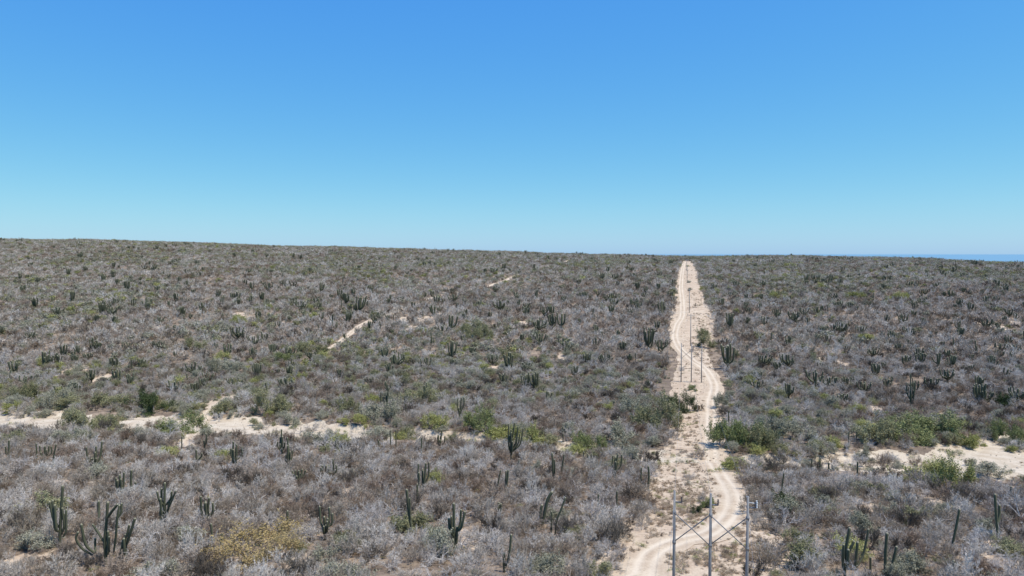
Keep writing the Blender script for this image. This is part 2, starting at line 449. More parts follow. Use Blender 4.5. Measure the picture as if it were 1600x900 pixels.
# bare patches: thin sheets of pale soil with ragged outlines
PATCH = []
for (bx, bd, br) in BARE_W:
    n = 32; k = 4
    ang = np.linspace(0, 2 * np.pi, n, endpoint=False)
    rr = 1 + 1.5 * (fbm(np.cos(ang) * 2.2 + bx, np.sin(ang) * 2.2 + bd, 31, 3) - 0.5)
    V = []
    for j in range(k + 1):
        q = j / k
        x = bx + np.cos(ang) * rr * br * 1.25 * q; y = bd + np.sin(ang) * rr * br * 2.5 * q
        V.append(np.stack([x, y, ground_z(x, y) + 0.045 + 0.0002 * bd], -1))
    V = np.concatenate(V)
    i = (np.arange(k)[:, None] * n + np.arange(n)[None, :]); i2 = (np.arange(k)[:, None] * n + (np.arange(n)[None, :] + 1) % n)
    Fq = np.stack([i, i + n, i2 + n, i2], -1).reshape(-1, 4)
    structure('bare_soil', mesh_from_arrays('bare_soil', V, Fq, M['clear'], {'edge': np.repeat(np.arange(k + 1) / k, n)}, True))

# ------------------------------------------------------------------ plants: branching skeletons
def unit(v): return v / np.maximum(np.linalg.norm(v, axis=-1, keepdims=True), 1e-9)

def spread_dirs(rng, d, ang_lo, ang_hi, up=0.0):
    n = len(d)
    r = unit(rng.normal(size=(n, 3)))
    p = unit(r - (r * d).sum(1, keepdims=True) * d)
    a = rng.uniform(ang_lo, ang_hi, n)[:, None]
    v = d * np.cos(a) + p * np.sin(a)
    v[:, 2] += up
    return unit(v)

def tubes(A, B, ra, rb, sides=3):
    """prisms from A to B"""
    n = len(A); d = unit(B - A)
    ref = np.where(np.abs(d[:, 2:3]) < 0.9, np.array([[0, 0, 1.0]]), np.array([[1.0, 0, 0]]))
    u = unit(np.cross(d, ref)); v = np.cross(d, u)
    ang = np.arange(sides) * 2 * np.pi / sides
    ring = u[:, None] * np.cos(ang)[None, :, None] + v[:, None] * np.sin(ang)[None, :, None]
    V = np.concatenate([A[:, None] + ring * ra[:, None, None], B[:, None] + ring * rb[:, None, None]], 1).reshape(-1, 3)
    b = np.arange(n)[:, None] * 2 * sides; k = np.arange(sides)[None]; k2 = (k + 1) % sides
    Fq = np.stack([b + k, b + k2, b + sides + k2, b + sides + k], -1).reshape(-1, 4)
    return V, Fq

def blades(rng, A, B, w):
    """slim triangles from A tapering to B"""
    n = len(A); d = unit(B - A)
    p = unit(np.cross(d, unit(rng.normal(size=(n, 3))))) * (w[:, None] * 0.5)
    V = np.stack([A - p, A + p, B], 1).reshape(-1, 3)
    return V, np.arange(n * 3).reshape(-1, 3)

def leaves(rng, P, size):
    n = len(P)
    a = unit(rng.normal(size=(n, 3)) * np.array([1, 1, 0.7])); b = unit(np.cross(a, rng.normal(size=(n, 3))))
    s = size * rng.uniform(0.6, 1.3, n)[:, None]
    V = np.stack([P - a * s, P + b * s * 0.55, P + a * s, P - b * s * 0.55], 1).reshape(-1, 3)
    return V, np.arange(n * 4).reshape(-1, 4)

def join(parts):
    V = []; F = []; off = 0
    for v, f in parts:
        V.append(v); F.append(f + off); off += len(v)
    return np.concatenate(V), F

def skeleton(rng, n0, tilt, L, kids, spreads, ratio, up, gnarl=0.25, h0=0.0):
    """returns per level arrays (A, B)"""
    levels = []
    az = rng.uniform(0, 2 * np.pi) + np.arange(n0) * 2 * np.pi / n0 + rng.normal(0, 0.35, n0)
    ti = rng.uniform(*tilt, n0)
    d = np.stack([np.cos(az) * np.sin(ti), np.sin(az) * np.sin(ti), np.cos(ti)], -1)
    A = np.stack([np.cos(az), np.sin(az), az * 0], -1) * 0.06; A[:, 2] = h0
    ln = L * rng.uniform(0.75, 1.2, n0)
    segA = []; segB = []; segD = []; segT = []
    P = A.copy(); D = d
    for s in range(3):
        D = unit(D + rng.normal(0, gnarl, D.shape) + np.array([0, 0, up[0]]))
        Q = P + D * (ln / 3)[:, None]
        segA.append(P); segB.append(Q); segD.append(D); segT.append(np.full(n0, s)); P = Q
    lev = dict(A=np.concatenate(segA), B=np.concatenate(segB), D=np.concatenate(segD), t=np.concatenate(segT), L=np.concatenate([ln] * 3))
    levels.append(lev)
    for k, nk in enumerate(kids):
        par = levels[-1]
        ok = par['t'] >= (1 if k == 0 else 0)
        idx = np.repeat(np.where(ok)[0], nk)
        f = rng.uniform(0.15, 1.0, len(idx))[:, None]
        a = par['A'][idx] * (1 - f) + par['B'][idx] * f
        dd = spread_dirs(rng, par['D'][idx], spreads[k][0], spreads[k][1], up[k + 1])
        l2 = par['L'][idx] * ratio[k] * rng.uniform(0.6, 1.25, len(idx))
        m = a + dd * (l2 * 0.5)[:, None]
        d2 = unit(dd + rng.normal(0, gnarl, dd.shape))
        b = m + d2 * (l2 * 0.5)[:, None]
        if k < len(kids) - 1:
            levels.append(dict(A=np.concatenate([a, m]), B=np.concatenate([m, b]), D=np.concatenate([dd, d2]), t=np.concatenate([l2 * 0, l2 * 0 + 1]), L=np.concatenate([l2, l2])))
        else:
            levels.append(dict(A=a, B=a + dd * l2[:, None], D=dd, t=l2 * 0, L=l2))
    for lv in levels:
        for k in 'AB': lv[k][:, 2] = np.maximum(lv[k][:, 2], 0.0)
    return levels

def dry_shrub(seed, near=True, tall=1.0, dense=1.0):
    """a leafless shrub about 2 m across: (stem verts/faces), (twig verts/faces)"""
    rng = np.random.default_rng(seed)
    n0 = int(rng.integers(7, 11))
    if near:
        lv = skeleton(rng, n0, (0.25, 1.25), 1.25, (3, 3, 4), ((0.3, 0.9), (0.3, 1.0), (0.3, 1.1)), (0.55, 0.55, 0.6), (0.10, 0.12, 0.1, 0.08))
        wid = (0.030, 0.014, 0.015, 0.013)
    else:
        lv = skeleton(rng, n0, (0.25, 1.25), 1.25, (2, 3), ((0.3, 0.9), (0.3, 1.1)), (0.6, 0.65), (0.10, 0.12, 0.1))
        wid = (0.035, 0.03, 0.05)
    for l in lv:
        for k in 'AB': l[k] = l[k] * np.array([1, 1, 1.1 * tall])
    st = [tubes(lv[0]['A'], lv[0]['B'], wid[0] * (1 - 0.25 * lv[0]['t']), wid[0] * (0.75 - 0.25 * lv[0]['t']))]
    if near: st.append(tubes(lv[1]['A'], lv[1]['B'], np.full(len(lv[1]['A']), wid[1]), np.full(len(lv[1]['A']), wid[1] * 0.7)))
    tw = []
    for k in range(2 if near else 1, len(lv)):
        tw.append(blades(rng, lv[k]['A'], lv[k]['B'] , np.full(len(lv[k]['A']), wid[k] * 2 * dense)))
    return join(st), join(tw)

def leafy_shrub(seed, near=True, n_leaf=900, tilt=(0.2, 1.2), leaf=0.085, tall=1.0, flat=False):
    """a leafy shrub about 2 m across"""
    rng = np.random.default_rng(seed)
    n0 = int(rng.integers(6, 9))
    lv = skeleton(rng, n0, tilt, 1.25, (3, 4), ((0.3, 1.0), (0.3, 1.2)), (0.65, 0.65), (0.06, 0.1, 0.08))
    for l in lv:
        for k in 'AB': l[k] = l[k] * np.array([1, 1, 1.05 * tall])
    st = [tubes(lv[0]['A'], lv[0]['B'], 0.032 * (1 - 0.25 * lv[0]['t']), 0.032 * (0.75 - 0.25 * lv[0]['t'])),
          tubes(lv[1]['A'], lv[1]['B'], np.full(len(lv[1]['A']), 0.013), np.full(len(lv[1]['A']), 0.009))]
    tw = blades(rng, lv[2]['A'], lv[2]['B'], np.full(len(lv[2]['A']), 0.02))
    n = n_leaf
    i = rng.integers(0, len(lv[2]['A']), n); f = rng.uniform(0.2, 1.15, n)[:, None]
    P = lv[2]['A'][i] * (1 - f) + lv[2]['B'][i] * f + rng.normal(0, 0.085, (n, 3))
    P[:, 2] = np.maximum(P[:, 2], 0.05)
    lf = leaves(rng, P, leaf)
    return join(st), join([tw, lf])

def bare_tree(seed):
    """a contorted pale-barked leafless tree about 3 m tall: (trunk), (branches and twigs)"""
    rng = np.random.default_rng(seed)
    # short trunk with crooked limbs
    tr = [(np.array([[0, 0, 0.0]]), np.array([[rng.normal(0, .06), rng.normal(0, .06), 0.65]]))]
    top = tr[0][1][0]
    lv = skeleton(rng, int(rng.integers(4, 7)), (0.5, 1.15), 2.1, (3, 3, 3), ((0.4, 1.1), (0.4, 1.2), (0.3, 1.1)), (0.55, 0.55, 0.5), (0.08, 0.12, 0.1, 0.05), gnarl=0.42, h0=0.0)
    for l in lv:
        for k in 'AB': l[k] = l[k] + top - np.array([0, 0, 0.1])
    t0 = lv[0]['t']
    T = join([tubes(tr[0][0], tr[0][1], np.array([0.16]), np.array([0.12]), 7), tubes(lv[0]['A'], lv[0]['B'], 0.066 - 0.016 * t0, 0.052 - 0.016 * t0, 5)])
    B = join([tubes(lv[1]['A'], lv[1]['B'], np.full(len(lv[1]['A']), 0.022), np.full(len(lv[1]['A']), 0.015), 3), blades(rng, lv[2]['A'], lv[2]['B'], np.full(len(lv[2]['A']), 0.04)), blades(rng, lv[3]['A'], lv[3]['B'], np.full(len(lv[3]['A']), 0.024))])
    return T, B

def me_of(name, part, mat): return mesh_from_arrays(name, part[0], part[1], mat)
def me_join(name, parts, mats):
    V = np.concatenate([p[0] for p in parts]); F = []; off = 0; mi = []
    for k, p in enumerate(parts):
        for f in p[1]: F.append(f + off); mi.append(np.full(len(f), k, np.int32))
        off += len(p[0])
    keep = [q for q in range(len(F)) if len(F[q])]
    me = mesh_from_arrays(name, V, F, mats[0])
    for m in mats[1:]: me.materials.append(m)
    me.polygons.foreach_set('material_index', np.concatenate([mi[q] for q in keep]))
    return me

# ------------------------------------------------------------------ cactus parts
def ribbed_arm(path, r, ribs=9, rings=9, taper_base=0.8):
    """a ribbed column following path (points), dome-topped; returns verts, faces, attrs"""
    P = np.asarray(path, float)
    if len(P) == 2: P = np.vstack([P[0], P.mean(0), P[1]])
    t = np.linspace(0, 1, len(P)); s = np.linspace(0, 1, rings)
    # smooth quadratic-ish interpolation
    Q = np.vstack([2 * P[0] - P[1], P, 2 * P[-1] - P[-2]])
    pts = []
    for q in s:
        k = min(int(q * (len(P) - 1)), len(P) - 2); u = q * (len(P) - 1) - k
        a, b, c, d = Q[k], Q[k + 1], Q[k + 2], Q[k + 3]
        pts.append(0.5 * (2 * b + (c - a) * u + (2 * a - 5 * b + 4 * c - d) * u * u + (3 * b - a - 3 * c + d) * u ** 3))
    pts = np.array(pts)
    T = unit(np.gradient(pts, axis=0))
    end = pts[-1]
    extra = np.array([end + T[-1] * r * 0.45, end + T[-1] * r * 0.8])
    pts = np.vstack([pts, extra]); T = np.vstack([T, T[-1], T[-1]]); R = np.concatenate([r * (taper_base + (1 - taper_base) * np.minimum(1, s * 3)) * (1 - 0.08 * s), [r * 0.78, r * 0.35]])
    tip = np.concatenate([s * 0.95, [0.98, 1.0]])
    ref = np.array([0.9, 0.43, 0.1])
    u = unit(np.cross(T, ref)); v = np.cross(T, u)
    m = ribs * 2
    ang = np.arange(m) * 2 * np.pi / m
    rf = np.where(np.arange(m) % 2 == 0, 1.0, 0.72)
    ring = (u[:, None] * np.cos(ang)[None, :, None] + v[:, None] * np.sin(ang)[None, :, None]) * rf[None, :, None]
    V = (pts[:, None] + ring * R[:, None, None]).reshape(-1, 3)
    n = len(pts)
    i = np.arange(n - 1)[:, None] * m + np.arange(m)[None]; i2 = np.arange(n - 1)[:, None] * m + (np.arange(m)[None] + 1) % m
    Fq = np.stack([i, i2, i2 + m, i + m], -1).reshape(-1, 4)
    V = np.vstack([V, pts[-1] + T[-1] * r * 0.12])
    last = (n - 1) * m
    Ft = np.stack([last + np.arange(m), last + (np.arange(m) + 1) % m, np.full(m, n * m)], -1)
    rib = np.concatenate([np.tile((rf > 0.9).astype(float), n), [1.0]])
    tipa = np.concatenate([np.repeat(tip, m), [1.0]])
    return V, [Fq, Ft], {'rib': rib, 'tip': tipa}

def arm_mesh(name, path, r, ribs=9, rings=9, tb=0.8):
    V, F, A = ribbed_arm(path, r, ribs, rings, tb)
    return mesh_from_arrays(name, V, F, M['cactus'], A)

def random_cactus_paths(rng, style):
    """candelabra cactus of unit height about 1: list of (path, radius)"""
    out = []
    r = 0.041
    if style == 'single':
        lean = rng.normal(0, 0.06)
        out.append(([(0, 0, 0), (lean * .4, 0, .5), (lean, rng.normal(0, .05), 1)], r * 1.0)); return out
    top = rng.uniform(0.8, 1.0)
    out.append(([(0, 0, 0), (rng.normal(0, .015), rng.normal(0, .015), .4), (rng.normal(0, .04), rng.normal(0, .04), top)], r * 1.15))
    n = {'few': int(rng.integers(2, 4)), 'many': int(rng.integers(7, 12)), 'wide': int(rng.integers(8, 13))}[style]
    az = rng.uniform(0, 6.28) + np.arange(n) * 6.283 / n + rng.normal(0, .3, n)
    for a in az:
        h = rng.uniform(0.08, 0.34); out_r = rng.uniform(0.12, 0.24) * (1.7 if style == 'wide' else 1.0)
        t = rng.uniform(0.62, 1.0) if style != 'wide' else rng.uniform(0.5, 0.95)
        c, s = math.cos(a), math.sin(a)
        out.append(([(0, 0, h), (c * out_r * .75, s * out_r * .75, h + out_r * .55), (c * out_r, s * out_r, h + (t - h) * .55), (c * out_r * rng.uniform(.95, 1.3), s * out_r * rng.uniform(.95, 1.3), t)], r * rng.uniform(.8, 1.0)))
    return out

# ------------------------------------------------------------------ power line
def prism(A, B, r0, r1, sides=8):
    V, Fq = tubes(np.array([A], float), np.array([B], float), np.array([r0]), np.array([r1]), sides)
    cap = [np.arange(sides)[None, ::-1], (np.arange(sides) + sides)[None]]
    return V, [Fq] + cap
def part_prism(name, A, B, r0, r1, mat, parent, sides=8):
    V, F = prism(A, B, r0, r1, sides)
    o = bpy.data.objects.new(name, mesh_from_arrays(name, V, F, mat)); return link(o, parent)
def insulator(name, A, B, parent, mat, r=0.07, sheds=4):
    A = np.array(A, float); B = np.array(B, float)
    parts = []
    P = [A + (B - A) * k / (sheds * 2) for k in range(sheds * 2 + 1)]
    for k in range(sheds * 2):
        a, b = (r, r * 0.45) if k % 2 == 0 else (r * 0.45, r)
        V, F = prism(P[k], P[k + 1], a, b, 8); parts.append((V, F[0]))
    V, F = join(parts)
    o = bpy.data.objects.new(name, mesh_from_arrays(name, V, F, mat)); return link(o, parent)

LINE_DIR = np.array([0.235, 1.0]); LINE_DIR /= np.linalg.norm(LINE_DIR)
LINE_PERP = np.array([LINE_DIR[1], -LINE_DIR[0]])
ANCHORS = []                      # per structure: three wire points
def three_pole(cx, cd, sp, label, arrester=False, top_z=None):
    gz = float(ground_z(np.array([cx]), np.array([cd]))[0])
    e = bpy.data.objects.new('three_pole_frame', None); e.location = (cx, cd, gz); link(e)
    tag(e, label, 'utility pole', 'three-pole frames either side of the wash')
    H = 12.0 if top_z is None else top_z - gz
    pts = []
    pos = []
    for k in (-1, 0, 1):
        ox, oy = LINE_PERP * sp * k
        z0 = float(ground_z(np.array([cx + ox]), np.array([cd + oy]))[0]) - gz - 0.5
        pos.append((ox, oy))
        p = part_prism('pole', (ox, oy, z0), (ox, oy, H), 0.165, 0.10, M['concrete'], e, 10)
        # short bracket with standing insulator
        bx, by = LINE_PERP * 0.62
        b = part_prism('bracket', (ox, oy, H - 1.0), (ox + bx, oy + by, H - 1.0), 0.07, 0.07, M['steel'], e, 6)
        insulator('insulator', (ox + bx, oy + by, H - 1.0), (ox + bx, oy + by, H - 0.5), b, M['dark_porcelain'], 0.10, 3)
        fx, fy = LINE_DIR * 0.55
        insulator('strain_insulator', (ox + fx * .3, oy + fy * .3, H - 0.25), (ox + fx * 1.5, oy + fy * 1.5, H - 0.3), e, M['porcelain'], 0.075, 4)
        pts.append((cx + ox + fx * 1.5, cd + oy + fy * 1.5, gz + H - 0.3))
        for hz in (H - 1.95, H - 4.7):
            part_prism('clamp', (ox, oy, hz - 0.12), (ox, oy, hz + 0.12), 0.16, 0.16, M['steel'], e, 10)
        if arrester and k == 1:
            insulator('arrester', (ox + bx * 1.2, oy + by * 1.2, H - 0.95), (ox + bx * 1.2, oy + by * 1.2, H - 0.35), b, M['porcelain'], 0.10, 4)
            part_prism('cutout_arm', (ox, oy, H - 0.55), (ox + bx * 1.3, oy + by * 1.3, H - 0.6), 0.045, 0.045, M['porcelain'], e, 6)
    for a in (0, 1):
        A = np.array(pos[a]); B = np.array(pos[a + 1])
        fr = LINE_DIR * 0.15
        part_prism('cross_brace', (*(A - fr), H - 1.95), (*(B - fr), H - 4.7), 0.048, 0.048, M['steel'], e, 6)
        part_prism('cross_brace', (*(A + fr), H - 4.7), (*(B + fr), H - 1.95), 0.048, 0.048, M['steel'], e, 6)
    for k, (ox, oy) in ((0, pos[0]), (2, pos[2])):
        s = -1 if k == 0 else 1
        gx, gy = -LINE_DIR * 3.0 + LINE_PERP * s * 0.9
        zz = float(ground_z(np.array([cx + ox + gx]), np.array([cd + oy + gy]))[0]) - gz
        part_prism('guy_wire', (ox, oy, H - 0.5), (ox + gx, oy + gy, zz), 0.012, 0.012, M['wire'], e, 5)
    ANCHORS.append(pts)
def single_pole(cx, cd, H, label, arm=1.35):
    gz = float(ground_z(np.array([cx]), np.array([cd]))[0])
    e = bpy.data.objects.new('power_pole', None); e.location = (cx, cd, gz); link(e)
    tag(e, label, 'utility pole', 'single poles climbing the cleared strip')
    part_prism('pole', (0, 0, -0.4), (0, 0, H), 0.17, 0.11, M['concrete'], e, 8)
    ax, ay = LINE_PERP * arm
    c = part_prism('crossarm', (-ax, -ay, H - 0.35), (ax, ay, H - 0.35), 0.075, 0.075, M['steel'], e, 6)
    pts = []
    for k in (-1, 0, 1):
        q = (ax * k * 0.93, ay * k * 0.93)
        z0 = H - 0.3 if k else H
        insulator('insulator', (*q, z0), (*q, z0 + 0.35), c if k else e, M['dark_porcelain'], 0.08, 3)
        pts.append((cx + q[0], cd + q[1], gz + z0 + 0.35))
    part_prism('arm_strut', (ax * .5, ay * .5, H - 0.35), (0, 0, H - 1.0), 0.03, 0.03, M['steel'], e, 5)
    part_prism('arm_strut', (-ax * .5, -ay * .5, H - 0.35), (0, 0, H - 1.0), 0.03, 0.03, M['steel'], e, 5)
    ANCHORS.append(pts)
three_pole((1115.5 - 800) / F_PX * 63.0, 63.0, 3.15, 'nearest grey frame of three concrete poles with X braces, beside the road bend', True, top_z=CAM_Z - 21.3)
_x2, _d2 = at(1080, 598)
three_pole(_x2, _d2, 3.15 * _d2 / 228.0, 'smaller frame of three braced poles on pale soil beyond the wash')
for (px, yb, yt, lab) in [(1079, 541, 492, 'nearest single power pole with crossarm, right of the rutted road'), (1077, 489, 452, 'second single power pole with crossarm up the cleared strip'),
                          (1073.5, 443, 416, 'third single power pole, tiny, high on the cleared strip'), (1073, 424, 406, 'farthest single power pole, near the crest where the road ends')]:
    X, D = at(px, yb); single_pole(X, D, (yb - yt) * D / F_PX * 1.02, lab, 1.35)
SIDE = ['left', 'middle', 'right']
SPAN = ['between the two three-pole frames', 'from the far three-pole frame to the first single pole', 'between first and second single poles', 'between second and third single poles', 'between third and farthest single poles']
for i in range(len(ANCHORS) - 1):
    for k in range(3):
        a = np.array(ANCHORS[i][k]); b = np.array(ANCHORS[i + 1][k])
        t = np.linspace(0, 1, 17)[:, None]
        P = a + (b - a) * t; P[:, 2] -= (4 * t * (1 - t)).ravel() * np.linalg.norm(b - a) * 0.018
        V, Fq = tubes(P[:-1], P[1:], np.full(16, 0.009), np.full(16, 0.009), 4)
        o = bpy.data.objects.new('power_line_wire', mesh_from_arrays('power_line_wire', V, Fq, M['wire'])); link(o)
        tag(o, 'thin %s overhead wire strung %s' % (SIDE[k], SPAN[i]), 'wire', 'overhead wires of the power line')

# white marker stake in the scrub
X, D = at(924.5, 808)
z = float(ground_z(np.array([X]), np.array([D]))[0])
V, F = prism((0, 0, -0.2), (0.03, 0, 1.9), 0.05, 0.045, 6)
V2, F2 = prism((0.03, 0, 1.9), (0.03, 0, 2.0), 0.058, 0.05, 6)
Vm, Fm = join([(V, F[0]), (V2, F2[0])]); o = bpy.data.objects.new('marker_stake', mesh_from_arrays('marker_stake', Vm, Fm + [np.arange(len(V) + 6, len(V) + 12)[None]], M['white_paint'])); o.location = (X, D, z); link(o)
tag(o, 'thin white marker stake standing in grey scrub left of the road', 'stake')

# ------------------------------------------------------------------ labels by place
def zone(X, D):
    side = 'left' if X < np.interp(D, ROAD_F[:, 1], ROAD_F[:, 0]) else 'right'
    w = float(wash_center(X)); h = float(wash_half(X))
    if D < w - h: return 'below the wash'
    if D < w + h: return 'in the wash'
    if D < 330: return 'above the wash'
    return 'far upslope'
USED = {}
_ONES = ['zero', 'one', 'two', 'three', 'four', 'five', 'six', 'seven', 'eight', 'nine', 'ten', 'eleven', 'twelve', 'thirteen', 'fourteen', 'fifteen', 'sixteen', 'seventeen', 'eighteen', 'nineteen']
_TENS = ['', '', 'twenty', 'thirty', 'forty', 'fifty', 'sixty', 'seventy', 'eighty', 'ninety']
def spell(n):
    if n < 20: return _ONES[n]
    return _TENS[n // 10] + ('-' + _ONES[n % 10] if n % 10 else '')
def place_label(head, X, D, zmid):
    px, py = project(X, D, zmid)
    a, b = float(px) / 16.0, float(py) / 9.0
    z = zone(X, D)
    best = None
    for da, db in ((0, 0), (0.5, 0), (-0.5, 0), (0, 0.5), (0, -0.5), (0.5, 0.5), (-0.5, -0.5), (0.5, -0.5), (-0.5, 0.5), (1, 0), (-1, 0), (0, 1), (0, -1), (1, 1), (-1, -1)):
        s = '%s %s, %s percent across, %s percent down' % (head, z, spell(max(0, min(99, round(a + da)))), spell(max(0, min(99, round(b + db)))))
        if s not in USED: break
    USED[s] = 1
    return s

# ------------------------------------------------------------------ cacti, the near ones read off the photograph stroke by stroke
# (crop, [polyline, polyline ...]) first polyline is the trunk
STROKES = [
 (1, [[(300,748),(303,650),(315,450)], [(303,660),(270,620),(250,530)], [(308,690),(322,650),(312,560)], [(315,705),(332,670),(332,570)]]),
 (9, [[(425,780),(408,560),(425,380),(440,165)], [(400,560),(350,480),(290,390)], [(430,330),(480,240),(535,170)], [(500,660),(520,500),(535,300),(555,175)], [(530,330),(572,270),(578,180)],
      [(545,750),(570,650),(592,520)], [(590,760),(605,650),(600,510)], [(620,765),(625,650),(618,500)], [(600,560),(640,460),(655,390)], [(625,600),(670,450),(712,320)], [(290,690),(190,620),(120,510),(140,440)],
      [(310,675),(215,570),(175,375)], [(320,660),(312,610),(316,540)], [(350,320),(352,250),(348,170)], [(455,660),(448,580),(455,500)]]),
 (1, [[(605,505),(602,395)], [(600,480),(585,450),(583,408)], [(608,480),(620,450),(622,385)]]),
 (1, [[(668,490),(658,440),(660,370)], [(665,475),(680,455),(680,425)]]),
 (1, [[(822,662),(825,560),(828,435)], [(825,610),(852,540),(882,465)], [(825,545),(800,515),(790,472)], [(826,565),(812,525),(812,465)], [(832,545),(858,505),(862,470)], [(830,600),(845,560),(848,520)]]),
 (1, [[(1052,630),(1045,570),(1050,510)], [(1042,615),(1015,585),(1008,495)], [(1055,605),(1070,575),(1068,530)], [(1046,605),(1030,575),(1028,540)]]),
 (1, [[(1072,750),(1066,700),(1060,640)]]),
 (1, [[(1178,355),(1188,300),(1187,240)], [(1184,320),(1172,285),(1172,222)], [(1190,315),(1215,295),(1215,255)], [(1182,325),(1162,295),(1160,262)]]),
 (1, [[(1030,255),(1025,220)], [(1030,245),(1037,222),(1036,185)]]),
 (1, [[(913,265),(913,200)]]),
 (1, [[(472,348),(478,280)], [(462,342),(440,305),(433,250)], [(482,340),(505,300),(512,230)]]),
 (1, [[(185,305),(182,235)]]),
 (1, [[(265,358),(268,310),(282,240)]]),
 (1, [[(225,305),(225,250)], [(220,300),(203,280),(200,250)], [(230,300),(244,280),(245,250)], [(235,302),(258,285),(258,252)]]),
 (1, [[(42,308),(45,220)], [(41,295),(30,278),(28,250)]]),
 (1, [[(94,225),(96,165)], [(92,218),(82,200),(82,170)], [(96,215),(110,195),(112,165)]]),
 (1, [[(988,325),(985,268)], [(990,322),(1010,300),(1014,282)]]),
 (1, [[(1113,732),(1115,692)]]), (1, [[(957,905),(957,852)]]), (1, [[(495,610),(492,535)]]),
 (2, [[(130,285),(128,165)], [(127,275),(110,252),(108,228)], [(133,270),(143,245),(143,225)]]),
 (2, [[(163,352),(163,280),(158,208)], [(161,335),(148,318),(147,295)], [(166,335),(180,312),(183,275)]]),
 (2, [[(370,412),(366,345)], [(364,402),(338,375),(333,340)], [(376,402),(390,365),(386,316)], [(380,398),(402,375),(403,345)], [(360,398),(330,385),(325,362)], [(368,400),(352,370),(352,342)]]),
 (2, [[(676,255),(674,168)]]), (2, [[(704,248),(703,168)]]), (2, [[(829,298),(832,207)]]),
 (2, [[(926,245),(932,168)], [(922,238),(914,215),(915,190)], [(934,242),(947,225),(948,196)]]),
 (2, [[(617,255),(615,218)], [(622,252),(640,245),(646,228)]]),
 (2, [[(833,470),(846,420),(853,335)], [(828,462),(815,420),(816,342)], [(840,445),(866,400),(868,332)], [(833,455),(838,415),(838,375)]]),
 (2, [[(810,515),(810,440)]]),
 (2, [[(792,685),(770,600),(757,468)], [(776,625),(772,560),(772,505)]]),
 (2, [[(997,765),(995,660),(993,538)], [(988,695),(972,665),(968,618)], [(1003,690),(1025,645),(1030,573)], [(1006,680),(1032,650),(1048,572)], [(994,700),(985,680),(988,650)]]),
 (2, [[(348,705),(345,660),(343,605)], [(342,670),(325,630),(320,560)], [(352,670),(368,625),(368,568)], [(354,660),(382,635),(383,590)], [(349,680),(358,650),(357,618)]]),
 (2, [[(158,678),(158,575)]]),
 (6, [[(655,912),(660,850),(665,788)], [(648,902),(628,875),(625,815)], [(662,905),(685,875),(688,838)], [(654,905),(645,880),(643,850)]]),
 (2, [[(1020,118),(1027,60),(1031,5)], [(1019,80),(1012,50),(1012,8)], [(1026,80),(1044,45),(1044,5)]]),
 (2, [[(753,92),(753,35)]]),
 (2, [[(1248,868),(1245,790)], [(1252,860),(1272,790),(1282,690)]]),
 (2, [[(350,295),(350,252)]]), (2, [[(405,268),(400,220)], [(406,262),(412,245),(413,225)]]), (2, [[(1220,588),(1222,535)]]),
 (2, [[(215,418),(215,372)], [(213,416),(190,400),(182,378)], [(217,416),(238,400),(250,375)], [(214,414),(200,398),(198,372)], [(217,414),(228,395),(232,370)]]),
 (10, [[(262,335),(266,260),(288,95)], [(260,300),(246,230),(246,100)], [(262,295),(263,215),(264,145)], [(270,285),(298,220),(314,120)], [(275,295),(328,240),(348,133)], [(272,292),(312,240),(325,170)], [(260,305),(247,250),(254,180)], [(270,300),(300,250),(304,180)]]),
 (10, [[(298,435),(318,358)]]),
 (10, [[(164,550),(175,500),(190,428)]]),
 (10, [[(214,575),(235,510),(242,428)], [(220,560),(226,495),(228,440)]]),
 (10, [[(562,480),(552,308)], [(564,474),(569,420),(567,345)]]),
 (10, [[(604,486),(620,420),(636,316)]]),
 (10, [[(478,800),(505,700),(522,630),(550,582)], [(475,790),(470,730),(480,680)]]),
 (10, [[(572,860),(585,780),(612,710),(646,622)]]),
 (10, [[(546,858),(548,718)]]), (10, [[(185,738),(192,665)], [(182,730),(172,705),(175,662)]]),
 (10, [[(628,206),(630,130)]]), (10, [[(482,170),(482,125)]]), (10, [[(498,278),(498,245)]]),
 (3, [[(517,405),(520,350),(532,290)], [(514,378),(504,345),(507,300)], [(521,375),(547,345),(551,293)], [(518,375),(518,335),(518,298)]]),
 (3, [[(683,460),(688,400),(685,350)], [(676,455),(650,425),(650,362)]]),
 (3, [[(527,562),(527,476)]]), (3, [[(432,575),(434,490)]]),
 (3, [[(378,322),(380,288)], [(374,320),(360,300),(360,278)], [(382,320),(397,305),(400,285)]]),
 (3, [[(257,215),(255,152)]]), (3, [[(1088,130),(1088,70)]]), (3, [[(623,86),(623,44)]]), (3, [[(637,82),(638,42)]]),
 (4, [[(386,905),(390,780),(410,662)], [(389,840),(404,780),(432,722)], [(386,860),(378,790),(380,735)]]),
 (4, [[(438,860),(445,790),(450,733)], [(445,858),(480,800),(504,680)]]),
 (4, [[(590,915),(590,800),(597,688)], [(600,905),(622,850),(645,753)]]),
 (4, [[(918,762),(940,680),(962,568)]]),
 (4, [[(1166,748),(1150,640),(1140,492)], [(1155,640),(1162,600),(1162,553)]]),
 (4, [[(932,915),(933,826)]]), (4, [[(515,858),(515,808)]]), (4, [[(64,495),(72,440),(80,385)]]),
 (4, [[(262,366),(262,308)]]), (4, [[(220,356),(220,313)]]), (4, [[(450,400),(450,328)]]), (4, [[(305,362),(305,333)], [(308,360),(322,372),(323,346)]]),
 (4, [[(406,240),(406,178)]]), (4, [[(445,215),(445,176)]]), (4, [[(690,202),(686,165)], [(692,200),(698,185),(698,165)]]), (4, [[(1220,528),(1222,453)]]),
 (8, [[(720,880),(718,810),(716,722)], [(718,850),(695,815),(700,770)], [(720,850),(738,805),(740,755)], [(720,845),(728,800),(726,745)], [(716,855),(704,830),(706,790)]]),
]
